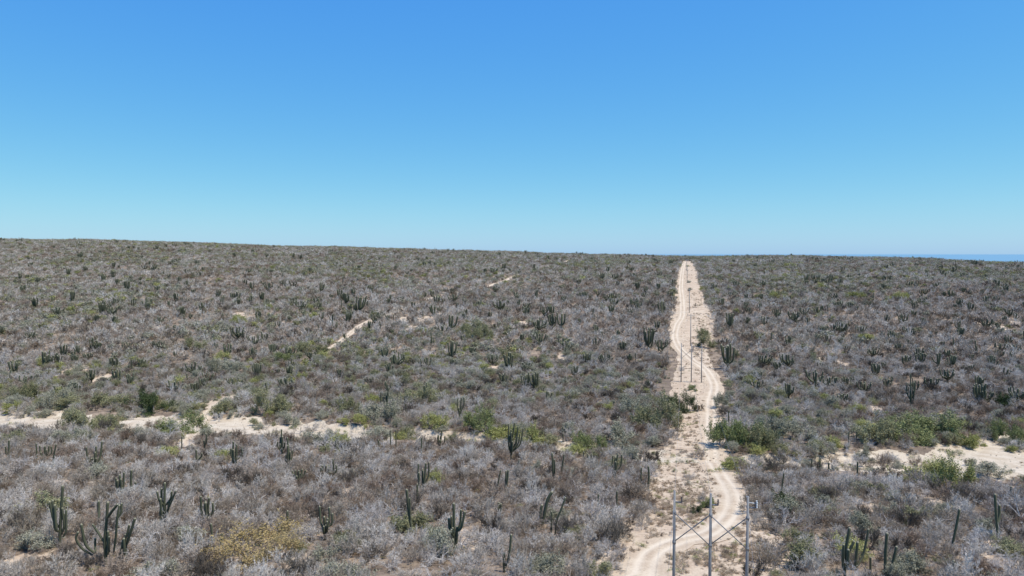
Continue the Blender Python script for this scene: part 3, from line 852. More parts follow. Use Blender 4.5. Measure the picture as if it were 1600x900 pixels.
NUMW = ['', 'single-column', 'two-stemmed', 'three-stemmed', 'four-stemmed', 'five-stemmed', 'six-stemmed', 'seven-stemmed', 'eight-stemmed', 'nine-stemmed', 'ten-stemmed', 'eleven-stemmed']
SPECIAL = {1: 'largest sprawling many-armed cactus at lower left, two low arms curving out to the left', 42: 'dense dark candelabra cactus in front of yellow-green bush beside the wash',
           0: 'tall green cactus at lower left with one arm curving up on its left', 31: 'tall cactus with two right arms beside bare pale soil, bottom centre',
           48: 'thick dark leaning cactus trunk in the foreground scrub left of the marker stake'}
N_CACTUS = 0
CACTUS_XY = []
for si, (ci, lines) in enumerate(STROKES):
    rng = np.random.default_rng(1000 + si)
    pts = [[crop(ci, *p) for p in ln] for ln in lines]
    bx, by = pts[0][0]
    X0, D0 = at(bx, by + 5)
    Z0 = float(ground_z(np.array([X0]), np.array([D0]))[0])
    e = bpy.data.objects.new('cardon_cactus', None); e.location = (X0, D0, Z0); link(e)
    ztop = Z0
    for li, ln in enumerate(pts):
        P = []
        dep = 0.0 if li == 0 else rng.uniform(-0.7, 0.7)
        for k, (px, py) in enumerate(ln):
            a = (px - 800) / F_PX; b = (450 - py) / F_PX
            dy = CP + b * SP; dz = -SP + b * CP
            q = k / max(1, len(ln) - 1)
            y = dep * min(1.0, q * 1.6)
            P.append(((D0 + y) * a / dy - X0, y, CAM_Z + D0 * dz / dy - Z0 + (0 if li else 0)))
        if li == 0: P[0] = (P[0][0], 0.0, -0.25)
        ztop = max(ztop, Z0 + P[-1][2])
        r = 0.165 if li == 0 else rng.uniform(0.125, 0.16)
        if len(pts) == 1: r = rng.uniform(0.12, 0.15)
        if si == 48: r *= 1.35
        o = bpy.data.objects.new('trunk' if li == 0 else 'arm', arm_mesh('cactus_column', P, r, 9, 9, 0.85 if li == 0 else 0.7)); link(o, e)
    if len(pts) >= 3:                       # shorter columns in front of and behind the ones traced
        for q in range(int(rng.integers(2, 5))):
            az = rng.uniform(0, 6.283); R = rng.uniform(0.35, 0.85); h0 = rng.uniform(0.1, 0.3) * (ztop - Z0); t = rng.uniform(0.4, 0.8) * (ztop - Z0)
            bx0 = np.interp(h0, [0, ztop - Z0], [0, 0.0])
            P = [(0, 0, h0), (math.cos(az) * R * .45, math.sin(az) * R * .8, h0 + 0.3), (math.cos(az) * R * .6, math.sin(az) * R, h0 + 0.5 * (t - h0)), (math.cos(az) * R * .65, math.sin(az) * R * 1.1, max(t, h0 + 0.8))]
            link(bpy.data.objects.new('arm', arm_mesh('cactus_column', P, rng.uniform(0.14, 0.17), 9, 8, 0.7)), e)
    hpx = (ztop - Z0) * F_PX / D0
    size = 'tall' if hpx > 45 else ('small' if hpx < 24 else 'mid-sized')
    lab = SPECIAL.get(si) or place_label('%s %s cactus' % (size, NUMW[min(len(pts), 11)]), X0, D0, 0.5 * (Z0 + ztop))
    tag(e, lab, 'cactus', 'columnar cacti scattered through the scrub')
    CACTUS_XY.append((X0, D0, 4.2 if si == 1 else 0.95)); N_CACTUS += 1

# smaller cacti farther off: (crop x, base y, height) per crop
MID = {
 8: [(370,878,55),(485,820,62),(105,845,72),(235,790,82),(312,795,62),(100,695,72),(48,705,42),(540,725,52),(755,655,62),(690,685,55),(850,690,72),(900,645,44),(933,595,54),(900,762,64),(1060,865,90),(1090,868,60),(1250,860,66),
     (1195,740,52),(1170,610,44),(1050,618,34),(1022,658,34),(720,535,48),(263,522,40),(465,522,45),(440,515,35),(370,520,58),(130,465,58),(42,440,46),(200,480,42),(250,420,42),(300,410,34),(675,473,52),(730,433,30),(770,374,36),(790,324,30),
     (580,298,30),(960,505,52),(945,438,26),(1095,494,52),(1155,494,32),(1180,334,28),(1075,324,30),(980,314,25),(1155,294,40),(882,334,26),(1245,453,36),(600,795,48),(815,543,26),(880,583,26),(575,538,28),(780,468,30),(200,242,16),(240,307,22),
     (345,302,22),(410,302,22),(45,334,22),(45,288,26),(110,302,20),(20,218,16),(385,604,32),(525,634,46),(1105,222,13),(710,298,22),(430,363,20),(580,695,34),(305,698,22),(1210,434,40),(260,695,36),(1135,590,26)],
 7: [(75,404,42),(163,434,52),(205,494,68),(248,500,88),(135,514,70),(140,574,60),(50,553,32),(280,604,42),(425,594,54),(685,596,92),(665,544,44),(590,655,34),(620,655,36),(373,668,48),(460,674,58),(115,800,82),(180,864,54),(755,614,62),(560,604,44),(755,424,62),
     (620,383,46),(473,358,40),(405,448,52),(348,338,28),(338,273,26),(720,328,28),(770,258,20),(808,273,30),(465,283,26),(430,334,30),(395,348,25),(120,344,45),(15,338,30),(240,333,25),(665,338,25),(1090,494,72),(1085,696,112),(1240,760,48),
     (1260,684,62),(1180,604,28),(1180,474,36),(1265,484,56),(1095,334,26),(1055,383,46),(1130,293,22),(995,358,22),(1180,408,26),(730,494,36),(75,694,38),(550,303,16),(710,393,24),(735,605,50),(885,480,20),(1075,570,30),(310,310,20)],
 6: [(978,510,100),(985,646,82),(880,576,58),(705,696,78),(860,696,64),(862,846,74),(768,856,44),(1270,706,84),(1228,410,60),(1135,258,22),(985,324,32),(848,338,26),(520,414,80),(455,378,60),(430,393,42),(330,458,52),(382,474,52),(320,404,38),
     (470,458,46),(595,468,46),(570,504,46),(625,494,36),(260,513,26),(315,504,32),(485,554,26),(275,655,44),(120,488,32),(100,493,30),(65,308,46),(328,313,46),(190,368,32),(30,358,45),(20,303,20),(285,248,20),(190,288,30),(135,278,30),
     (580,303,32),(580,263,22),(625,203,22),(805,208,20),(365,223,18),(840,444,40),(895,434,28),(690,454,30),(1055,424,32),(1175,438,28),(908,508,26),(1090,624,38),(45,558,38),(170,458,26),(790,384,26),(1110,384,30),(435,268,30),(515,253,20),
     (370,393,22),(130,398,22),(150,290,26),(285,330,26),(410,300,22)],
 5: [(1015,413,48),(915,434,48),(935,288,40),(940,223,30),(850,248,30),(770,208,26),(735,398,58),(672,393,58),(640,303,48),(655,253,26),(515,424,58),(562,434,54),(575,468,38),(480,463,38),(470,333,32),(365,358,48),(590,273,28),(585,373,32),
     (790,313,32),(888,363,46),(935,368,32),(1097,343,42),(1115,378,46),(1265,304,48),(1200,378,32),(1195,555,72),(880,508,32),(800,473,42),(155,552,44),(180,393,52),(265,368,38),(100,253,36),(65,162,18),(205,158,22),(90,188,16),(322,640,62),
     (378,640,38),(230,695,82),(290,670,42),(470,610,64),(495,608,44),(630,605,44),(575,695,54),(975,736,74),(935,720,42),(1020,730,36),(1050,730,36),(980,816,48),(380,830,62),(165,850,62),(130,785,56),(50,745,42),(460,766,62),(570,243,36),(520,263,40),
     (700,278,26),(820,228,24),(875,203,20),(1020,208,24),(1165,263,20),(972,318,24),(1250,218,30),(375,448,20),(140,283,26),(1040,303,22),(1025,348,26),(200,563,24),(520,483,22)],
}
VAR = []
for k in range(14):
    rng = np.random.default_rng(500 + k)
    style = ['few', 'many', 'wide', 'many', 'few', 'many', 'single', 'wide', 'many', 'few', 'many', 'single', 'wide', 'many'][k]
    paths = random_cactus_paths(rng, style)
    VAR.append([('trunk' if i == 0 else 'arm', arm_mesh('cactus_column', p, r * 1.05, 7, 7, 0.85)) for i, (p, r) in enumerate(paths)])
mids = []
for ci, L in MID.items():
    for (x, y, h) in L:
        px, py = crop(ci, x, y + 3)
        X, D = at(px, py); mids.append((X, D, h / 3.215 * D / F_PX, h))
mids.sort(key=lambda m: -m[3])
mids = mids[:300 - N_CACTUS]
for i, (X, D, H, h) in enumerate(mids):
    rng = np.random.default_rng(3000 + i)
    H = min(max(H * 1.18, 2.4), 9.0)
    v = VAR[int(rng.integers(0, 14))]
    if h > 60 and len(v) < 4: v = VAR[[1, 3, 5, 8, 10, 13][int(rng.integers(0, 6))]]
    z = float(ground_z(np.array([X]), np.array([D]))[0])
    e = bpy.data.objects.new('cardon_cactus', None); e.location = (X, D, z - 0.1); e.rotation_euler = (rng.normal(0, .05), rng.normal(0, .05), rng.uniform(0, 6.28))
    w = min(1.5, max(1.0, 5.2 / H)); e.scale = (H * w, H * w, H); link(e)
    for nm, me in v: link(bpy.data.objects.new(nm, me), e)
    size = 'tall' if h > 62 else ('tiny' if h < 30 else 'small')
    tag(e, place_label('%s %s cactus' % (size, NUMW[min(len(v), 11)]), X, D, z + H * 0.5), 'cactus', 'columnar cacti scattered through the scrub')
    CACTUS_XY.append((X, D, 0.9))

# ------------------------------------------------------------------ shrubs: prototypes
DRY_N = [dry_shrub(100 + k, True, [1.0, 0.8, 1.15, 0.9, 1.05, 0.75, 1.2, 0.95, 1.0, 0.85][k]) for k in range(10)]
DRY_F = [dry_shrub(200 + k, False, [1.0, 0.8, 1.1, 0.9, 1.0, 0.85][k]) for k in range(6)]
BARE_T = [bare_tree(300 + k) for k in range(5)]
LEAFY = [leafy_shrub(400 + k, True, 5200, tilt=(0.2, 1.42), tall=[1.0, 0.8, 0.9, 0.7, 1.1, 0.85][k], leaf=0.062) for k in range(6)]
LEAFY_F = [leafy_shrub(450 + k, False, 380, tall=[1.0, 0.85, 0.9][k], leaf=0.18) for k in range(3)]
HERB = [leafy_shrub(470 + k, True, 420, tilt=(0.05, 0.9), leaf=0.075, tall=0.9) for k in range(3)]

MESH = {}                                   # individual shrubs: name -> [(part, mesh)]
for k, p in enumerate(DRY_N): MESH['dry', k] = [('stems', me_of('dry_stems', p[0], M['stem'])), ('twigs', me_of('dry_twigs', p[1], M['twig']))]
for k in range(6): MESH['brown', k] = [('stems', me_of('dry_stems', DRY_N[k][0], M['twig_dark'])), ('twigs', me_of('dry_twigs', DRY_N[k][1], M['twig_brown']))]
for k in range(4): MESH['dark', k] = [('stems', me_of('dry_stems', DRY_N[k + 4][0], M['twig_dark'])), ('twigs', me_of('dry_twigs', DRY_N[k + 4][1], M['twig_dark']))]
for k, p in enumerate(BARE_T): MESH['tree', k] = [('trunk', me_of('tree_trunk', p[0], M['pale_limb'])), ('crown', me_of('tree_crown', p[1], M['stem']))]
SPARSE = [leafy_shrub(480 + k, True, 1500, tilt=(0.2, 1.3), leaf=0.06, tall=0.9) for k in range(6)]
for col in LEAFS:
    for k, p in enumerate(SPARSE if col == 'orange_yellow' else LEAFY): MESH[col, k] = [('stems', me_of('shrub_stems', p[0], M['stem'])), ('foliage', me_of('shrub_foliage', p[1], M[col]))]
for col in ('yellow_green', 'green', 'grey_green'):
    for k, p in enumerate(HERB): MESH['herb_' + col, k] = [('stems', me_of('herb_stems', p[0], M['stem'])), ('foliage', me_of('herb_foliage', p[1], M[col]))]

SRC = bpy.data.collections.new('plant_sources')     # never linked to the scene: only read by the scatter nodes
SRC_ID = {}
def source(key, parts, mats):
    nm = 'source_%03d' % len(SRC_ID)
    o = bpy.data.objects.new(nm, me_join(nm, parts, mats)); SRC.objects.link(o)
    SRC_ID[key] = len(SRC_ID)
for k, p in enumerate(DRY_N): source(('dry', k), p, [M['stem'], M['twig']])
for k, p in enumerate(DRY_F): source(('dryfar', k), p, [M['stem'], M['twig']])
for k, p in enumerate(BARE_T): source(('tree', k), p, [M['pale_limb'], M['stem']])
for col in ('grey_green', 'olive', 'yellow_green', 'green'):
    for k in range(3): source((col, k), LEAFY[k], [M['stem'], M[col]])
    for k in range(3): source((col + 'far', k), LEAFY_F[k], [M['stem'], M[col]])
for k in range(4): source(('brush', k), DRY_N[k + 4], [M['brown_twig'], M['brown_twig']])
for k in range(3): source(('herb', k), HERB[k], [M['stem'], M['yellow_green']])
for k in range(6): source(('brown', k), DRY_N[k], [M['twig_dark'], M['twig_brown']])
for k in range(6): source(('brownfar', k), DRY_F[k], [M['twig_dark'], M['twig_brown']])
for k in range(4): source(('dark', k), DRY_N[k + 4], [M['twig_dark'], M['twig_dark']])
for k in range(4): source(('darkfar', k), DRY_F[k + 2], [M['twig_dark'], M['twig_dark']])
CSRC = bpy.data.collections.new('cactus_sources')
for k, v in enumerate(VAR):
    rng = np.random.default_rng(500 + k)
    paths = random_cactus_paths(rng, ['few', 'many', 'wide', 'many', 'few', 'many', 'single', 'wide', 'many', 'few', 'many', 'single', 'wide', 'many'][k])
    Vs = []; Fs = []; at_r = []; at_t = []; off = 0
    for p, r in paths:
        V, F, A = ribbed_arm(p, r * 1.05, 4, 5)
        Vs.append(V); Fs += [f + off for f in F]; off += len(V); at_r.append(A['rib']); at_t.append(A['tip'])
    o = bpy.data.objects.new('cactus_source_%02d' % k, mesh_from_arrays('cactus_source', np.concatenate(Vs), Fs, M['cactus'], {'rib': np.concatenate(at_r), 'tip': np.concatenate(at_t)}))
    CSRC.objects.link(o)

def scatter(name, P, rz, sc, vi, coll, label, cat):
    me = bpy.data.meshes.new(name)
    me.vertices.add(len(P)); me.vertices.foreach_set('co', np.asarray(P, np.float32).ravel())
    a = me.attributes.new('rz', 'FLOAT_VECTOR', 'POINT'); a.data.foreach_set('vector', np.asarray(rz, np.float32).ravel())
    a = me.attributes.new('sc', 'FLOAT_VECTOR', 'POINT'); a.data.foreach_set('vector', np.asarray(sc, np.float32).ravel())
    a = me.attributes.new('vi', 'INT', 'POINT'); a.data.foreach_set('value', np.asarray(vi, np.int32))
    o = bpy.data.objects.new(name, me); link(o); tag(o, label, cat, kind='stuff')
    ng = bpy.data.node_groups.new(name + '_scatter', 'GeometryNodeTree')
    ng.interface.new_socket('Geometry', in_out='INPUT', socket_type='NodeSocketGeometry')
    ng.interface.new_socket('Geometry', in_out='OUTPUT', socket_type='NodeSocketGeometry')
    N = ng.nodes; L = ng.links
    gi = N.new('NodeGroupInput'); go = N.new('NodeGroupOutput')
    ci = N.new('GeometryNodeCollectionInfo'); ci.inputs['Collection'].default_value = coll
    ci.inputs['Separate Children'].default_value = True; ci.inputs['Reset Children'].default_value = True
    ip = N.new('GeometryNodeInstanceOnPoints'); ip.inputs['Pick Instance'].default_value = True
    def na(nm, ty):
        x = N.new('GeometryNodeInputNamedAttribute'); x.data_type = ty; x.inputs['Name'].default_value = nm
        return [s for s in x.outputs if s.enabled and s.name == 'Attribute'][0]
    L.new(gi.outputs[0], ip.inputs['Points']); L.new(ci.outputs[0], ip.inputs['Instance'])
    L.new(na('vi', 'INT'), ip.inputs['Instance Index'])
    e2r = N.new('FunctionNodeEulerToRotation'); L.new(na('rz', 'FLOAT_VECTOR'), e2r.inputs[0]); L.new(e2r.outputs[0], ip.inputs['Rotation'])
    L.new(na('sc', 'FLOAT_VECTOR'), ip.inputs['Scale'])
    L.new(ip.outputs[0], go.inputs[0])
    md = o.modifiers.new('scatter', 'NODES'); md.node_group = ng
    return o

def place_shrub(name, key, X, D, s, rz, label, cat, group, tall=1.0):
    z = float(ground_z(np.array([X]), np.array([D]))[0])
    e = bpy.data.objects.new(name, None); e.location = (X, D, z - 0.03); e.rotation_euler = (0, 0, rz); e.scale = (s, s, s * tall); link(e)
    for nm, me in MESH[key]: link(bpy.data.objects.new(nm, me), e)
    if label is None: label = place_label(cat, X, D, z + s)
    return e, z

# green and coloured shrubs read off the photograph: x, base y, width, height (px), colour
GREEN = [(213,654,58,34,'dark_green'),(273,682,62,28,'green'),(345,655,34,24,'olive'),(415,660,52,38,'olive'),(112,680,84,30,'olive'),(150,642,60,24,'olive'),(72,648,44,30,'grey_green'),(100,644,34,20,'olive'),(20,632,44,26,'olive'),(10,650,26,18,'yellow_green'),
 (533,652,42,28,'olive'),(590,668,64,28,'grey_green'),(678,677,36,26,'yellow_green'),(745,686,56,34,'green'),(782,690,42,22,'yellow_green'),(820,698,56,44,'yellow_green'),(650,640,48,26,'olive'),(530,702,32,24,'yellow_green'),(488,704,62,24,'grey_green'),(560,672,26,16,'yellow_green'),
 (450,668,30,20,'grey_green'),(925,712,54,30,'green'),(968,706,44,38,'grey_green'),(1030,678,62,44,'olive'),(1000,660,44,32,'grey_green'),(1052,642,32,26,'dark_green'),(1078,646,26,24,'dark_green'),(1084,612,16,10,'green'),(1158,718,60,60,'green'),(1182,716,56,54,'green'),(1205,708,50,44,'olive'),(1205,690,50,36,'grey_green'),
 (1240,694,54,32,'grey_green'),(1282,703,44,26,'grey_green'),(1385,706,58,36,'olive'),(1375,688,36,22,'yellow_green'),(1430,702,64,30,'green'),(1490,704,74,32,'green'),(1455,686,60,24,'olive'),(1530,705,44,24,'yellow_green'),(1588,698,46,36,'green'),(1432,758,54,28,'yellow_green'),(1470,752,40,26,'yellow_green'),
 (1520,774,64,46,'yellow_green'),(1556,750,40,24,'grey_green'),(1228,802,46,30,'dark_green'),(1090,806,17,16,'dark_green'),(1112,796,24,20,'green'),(622,842,54,32,'olive'),(655,832,50,30,'olive'),(58,814,56,40,'olive'),(258,718,28,18,'yellow_green'),(680,764,30,22,'yellow_green'),
 (40,868,44,26,'grey_green'),(418,862,84,46,'orange_yellow'),(368,884,84,48,'orange_yellow'),(330,896,56,40,'orange_yellow'),(440,880,60,44,'orange_yellow'),(400,902,70,40,'orange_yellow'),(840,740,26,20,'grey_green'),(1355,722,30,22,'grey_green'),(1155,735,36,22,'yellow_green'),(1310,705,34,22,'yellow_green'),
 (745,535,46,24,'olive'),(735,528,34,20,'olive'),(300,548,36,16,'olive'),(345,565,22,10,'yellow_green'),(272,607,24,14,'yellow_green'),(480,560,44,18,'olive'),(440,570,30,14,'green'),(475,572,18,10,'yellow_green'),(505,563,20,10,'yellow_green'),(570,562,30,14,'olive'),(340,590,60,22,'grey_green'),
 (370,508,26,16,'yellow_green'),(715,642,30,22,'grey_green'),(1345,690,40,24,'grey_green'),(1150,560,14,20,'olive'),(1100,530,20,16,'olive'),(1130,640,24,24,'grey_green'),(1580,640,30,26,'dark_green'),(590,690,40,22,'grey_green'),(860,700,30,20,'olive'),(900,715,30,18,'yellow_green'),
 (80,700,60,24,'grey_green'),(190,690,50,18,'grey_green'),(10,700,30,24,'olive'),(1360,535,36,12,'yellow_green'),(1335,590,22,14,'olive'),(1275,570,16,16,'olive'),(1415,470,40,10,'yellow_green'),(1345,470,36,10,'yellow_green'),(1220,470,30,10,'yellow_green'),(1105,545,26,16,'olive')]
HERBS = [(1050,724,46,18),(1080,726,24,24),(1002,750,34,30),(1035,728,26,14),(1140,738,34,18),(1170,744,44,16),(1098,712,20,12),(1020,735,26,14),(1120,742,20,12),(1066,742,22,14),(1075,760,16,12),(1060,716,30,12),(1440,728,22,14),(1475,730,26,14),(1495,715,20,10),(1600,770,30,20),
 (1590,745,26,16),(1400,752,24,14),(620,668,24,10),(500,690,20,10),(430,680,22,10),(240,690,26,10),(130,690,20,10),(700,690,20,10),(650,690,22,10),(870,712,22,12),(1190,745,24,14),(1210,735,22,12),(1290,735,22,12),(1330,735,20,12),(1250,722,24,12),(520,680,18,10),(585,690,20,10)]
_hr = np.random.default_rng(77)
for q in range(46):
    hx_ = _hr.uniform(58, 150) if q < 26 else _hr.uniform(-130, -15)
    hd_ = float(wash_center(hx_) + _hr.uniform(-0.9, 0.9) * wash_half(hx_))
    a_, b_ = project(hx_, hd_, float(ground_z(np.array([hx_]), np.array([hd_]))[0]))
    if 10 < a_ < 1590: HERBS.append((float(a_), float(b_), float(_hr.uniform(9, 22)), 10))
GC = {'dark_green': 'dark green', 'green': 'bright green', 'olive': 'olive green', 'yellow_green': 'yellow-green', 'grey_green': 'grey-green', 'orange_yellow': 'orange-yellow flowering'}
OCC = []                                        # occupied discs
gi = 0
for (x, y, w, h, col) in GREEN:
    X, D = at(x, y)
    wm = w * D / F_PX; hm = h * D / F_PX
    n = max(1, int(round(wm / 4.2)))
    rng = np.random.default_rng(7000 + gi)
    for q in range(n):
        gi += 1
        sx = wm / n / 3.0 * (1.4 if n > 1 else 1.05) * rng.uniform(0.9, 1.15)
        xx = X + (q - (n - 1) / 2) * wm / n + (rng.normal(0, 0.3) if n > 1 else 0)
        dd = D + sx * 1.1 + (rng.uniform(0, wm * 0.6) if n > 1 else 0)
        tall = min(1.75, max(0.6, hm * 1.0 / (1.8 * sx)))
        e, z = place_shrub('leafy_shrub', (col, int(rng.integers(0, 6))), xx, dd, sx, rng.uniform(0, 6.28), 'x', '', '', tall)
        tag(e, place_label(GC[col] + ' leafy shrub', xx, dd, z + sx), 'shrub', 'leafy shrubs in and around the wash')
        OCC.append((xx, dd, sx * 1.25))
for (x, y, w, h) in HERBS:
    X, D = at(x, y); wm = w * D / F_PX
    rng = np.random.default_rng(7600 + int(x))
    n = max(1, int(round(wm / 1.5)))
    for q in range(n):
        s = rng.uniform(0.38, 0.6); xx = X + (q - (n - 1) / 2) * wm / n + rng.normal(0, .2); dd = D + rng.uniform(0, 2.5)
        e, z = place_shrub('herb_clump', ('herb_' + ['yellow_green', 'yellow_green', 'green', 'grey_green'][int(rng.integers(0, 4))], int(rng.integers(0, 3))), xx, dd, s, rng.uniform(0, 6.28), 'x', '', '')
        tag(e, place_label('low green herb clump', xx, dd, z + s * .7), 'plant', 'low green clumps on the wash sand')
        OCC.append((xx, dd, s * 1.2))
OCC = np.array(OCC)

# ------------------------------------------------------------------ the sea of scrub
def jitter(d0, d1, cell, lat):
    ny = int((d1 - d0) / cell); out = []
    for j in range(ny):
        y = d0 + (j + 0.5) * cell
        hw = lat * y + 14
        xs = np.arange(-hw, hw, cell)
        out.append(np.stack([xs + RNG.uniform(-.5, .5, len(xs)) * cell, np.full(len(xs), y) + RNG.uniform(-.5, .5, len(xs)) * cell], -1))
    return np.concatenate(out)
LAT = 0.80
bands = [(46, 130, 1.65), (130, 260, 1.75), (260, 450, 2.1), (450, 700, 2.45), (700, 1180, 2.9)]
PTS = []; BAND = []
for b, (d0, d1, cell) in enumerate(bands):
    q = jitter(d0, d1, cell, LAT); PTS.append(q); BAND.append(np.full(len(q), b))
PTS = np.concatenate(PTS); BAND = np.concatenate(BAND)
hx, hy = np.meshgrid(np.arange(-1900, -700, 5.5), np.arange(1900, 2400, 6.5))
X = PTS[:, 0]; D = PTS[:, 1]
rnd = RNG.uniform(size=len(X))
road_block = near_line(X, D, ROAD_F, 2.6) | near_line(X, D, TRACK_CLEAR, 2.9) | near_line(X, D, TRACK2_F, 1.6)
soft_track = near_line(X, D, TRACK_F, 1.6) & (rnd < 0.12)
in_corr = (X > corr_L(D) + 0.5) & (X < corr_R(D) - 0.5) & (D < cD[-1])
hwash = wash_half(X); dwash = np.abs(D - wash_center(X))
in_wash = dwash < hwash * 0.95
near_wash = dwash < hwash * 1.7
gap = fbm(X / 9.0, D / 11.0, 51, 3)
gap_big = fbm(X / 60.0, D / 60.0, 57, 3)
# the slopes left of the road are denser; openings follow noise
open_ = gap > np.where(D < 95, 0.84, np.where(D < 170, 0.775, 0.785)) - 0.07 * (gap_big > 0.62)
keep = ~road_block & ~soft_track & ~in_corr & ~in_wash & ~open_ & ~in_bare(X, D)
keep &= rnd > 0.06
keep |= (in_corr & ~road_block & (rnd > 0.985)) | (in_wash & ~road_block & ~in_corr & (fbm(X / 6.0, D / 5.0, 59, 2) + 0.22 * (dwash / hwash) > 0.75) & (rnd > 0.25))
fringe = (wash_center(X) - D > hwash * 0.95) & (wash_center(X) - D < hwash + 6.5) & ((X < 15) | (X > 58))
keep &= ~(fringe & (RNG.uniform(size=len(X)) < 0.62))
near = D < 260
sc_pre = RNG.uniform(size=len(X))
for (ox, od, orad) in OCC:
    m = near & (np.abs(X - ox) < orad) & (np.abs(D - od) < orad)
    keep &= ~(m & ((X - ox) ** 2 + (D - od) ** 2 < orad ** 2))
for (ox, od, orad) in CACTUS_XY:
    m = (np.abs(X - ox) < orad) & (D - od > (-5.5 if orad > 2 else -2.4)) & (D - od < 0.4) & ((np.abs(X - ox) < 1.0) | (sc_pre > 0.35))
    keep &= ~m
X = X[keep]; D = D[keep]; BAND = BAND[keep]; near_wash = near_wash[keep]; fringe = fringe[keep]; rnd = RNG.uniform(size=len(X))
n = len(X)
Zg = ground_z(X, D)
greenness = fbm(X / 55.0, D / 70.0, 61, 3)
g_p = np.clip((greenness - 0.49) * 1.5, 0.015, 0.32) + 0.24 * near_wash + 0.14 * smooth(300, 700, D)
g_p = g_p * np.where(D < 125, 0.4, 1.0)
kind = np.full(n, 0)                                         # 0 dry, 1 tree, 2 grey_green, 3 olive, 4 yellow_green
r2 = RNG.uniform(size=n)
kind[(r2 < 0.13) & (BAND <= 1)] = 1
kind[(r2 < 0.08) & (BAND == 2)] = 1
lf = r2 > 1 - g_p
r3 = RNG.uniform(size=n)
kind[lf] = np.where(r3[lf] < 0.60, 2, np.where(r3[lf] < np.where(D[lf] < 130, 0.95, 0.87), 3, 4))
r4 = RNG.uniform(size=n)
browny = fbm(X / 40.0, D / 45.0, 67, 3)
p_brown = np.clip((browny - 0.46) * 1.1, 0.03, 0.3) + 0.14 * smooth(20, 60, X - 0.23 * D) * (1 - smooth(170, 320, D))
dry0 = kind == 0
kind[dry0 & (r4 < p_brown)] = 5
kind[dry0 & (r4 > 1 - (0.13 + 0.05 * smooth(20, 60, X - 0.23 * D)) * (1 - 0.75 * smooth(300, 600, D)))] = 6  # dead dark shrubs, their share raised to stand in for deep shadow
bs = np.choose(BAND, [0.98, 1.02, 1.1, 1.22, 1.4])
sc = bs * (0.42 + 1.0 * RNG.uniform(size=n) ** 1.6) * (0.85 + 0.3 * fbm(X / 25.0, D / 25.0, 71, 2))
sc[kind == 1] *= 0.8
sc[fringe] *= 0.5
tall = RNG.uniform(0.8, 1.2, n) * np.where(D > 450, 0.85, 1.0)
rz = RNG.uniform(0, 6.283, n)
variant = np.zeros(n, int)
keyname = ['dry', 'tree', 'grey_green', 'olive', 'yellow_green', 'brown', 'dark']
far = BAND >= 2
vr = RNG.integers(0, 1000, n)
vi = np.zeros(n, int)
vnear = np.zeros(n, int)
for k in range(7):
    for f in (False, True):
        m = (kind == k) & (far == f)
        if k == 0: base, cnt = (SRC_ID['dryfar', 0], 6) if f else (SRC_ID['dry', 0], 10)
        elif k == 1: base, cnt = SRC_ID['tree', 0], 5
        elif k == 5: base, cnt = SRC_ID['brownfar' if f else 'brown', 0], 6
        elif k == 6: base, cnt = SRC_ID['darkfar' if f else 'dark', 0], 4
        else: base, cnt = SRC_ID[keyname[k] + ('far' if f else ''), 0], 3
        vnear[m] = vr[m] % cnt
        vi[m] = base + vr[m] % cnt
# individuals: the 300 dry shrubs, and up to 300 trees and leafy shrubs, that show largest
px, py = project(X, D, Zg + sc)
inframe = (px > 4) & (px < 1596) & (py > 600) & (py < 893)
app = sc / D * inframe
indiv = np.zeros(n, bool)
for ks, most in (((0, 5, 6), 300), ((1,), 110), ((2, 3, 4), max(0, 295 - gi))):
    c = np.where(np.isin(kind, ks) & inframe & (BAND <= 1))[0]
    c = c[np.argsort(-app[c])][:most]
    indiv[c] = True
for i in np.where(indiv)[0]:
    k = kind[i]
    nm = ['dry_shrub', 'bare_tree', 'leafy_shrub', 'leafy_shrub', 'leafy_shrub', 'dry_shrub', 'dry_shrub'][k]
    e, z = place_shrub(nm, (keyname[k], int(vnear[i])), X[i], D[i], sc[i], rz[i], 'x', '', '', tall[i])
    size = 'broad' if sc[i] > 1.2 else ('low' if sc[i] < 0.9 else 'rounded')
    head = [size + ' leafless grey shrub', size + ' pale leafless tree', 'grey-green leafy shrub', 'olive green leafy shrub', 'yellow-green leafy shrub', size + ' leafless brown shrub', size + ' dark leafless shrub'][k]
    tag(e, place_label(head, X[i], D[i], z + sc[i]), 'tree' if k == 1 else 'shrub', ['leafless shrubs of the foreground scrub', 'pale leafless trees among the shrubs', 'leafy shrubs in and around the wash', 'leafy shrubs in and around the wash', 'leafy shrubs in and around the wash', 'leafless shrubs of the foreground scrub', 'leafless shrubs of the foreground scrub'][k])
rest = ~indiv
def cols(*a): return np.stack(a, -1)
scatter('desert_scrub', cols(X, D, Zg - 0.04)[rest], cols(rz * 0, rz * 0, rz)[rest], cols(sc, sc, sc * tall)[rest], vi[rest], SRC, 'dense grey leafless desert scrub covering the slopes to the horizon', 'scrub')

# scrub on the far hill at the left
hx = hx.ravel() + RNG.uniform(-2.5, 2.5, hx.size); hy = hy.ravel() + RNG.uniform(-3, 3, hy.size)
s = RNG.uniform(1.6, 2.8, len(hx))
scatter('distant_hill_scrub', cols(hx, hy, ground_z(hx, hy)), cols(s * 0, s * 0, RNG.uniform(0, 6.28, len(s))), cols(s, s, s), SRC_ID['dryfar', 0] + RNG.integers(0, 6, len(s)), SRC, 'grey scrub on the far low hill at the left horizon', 'scrub')

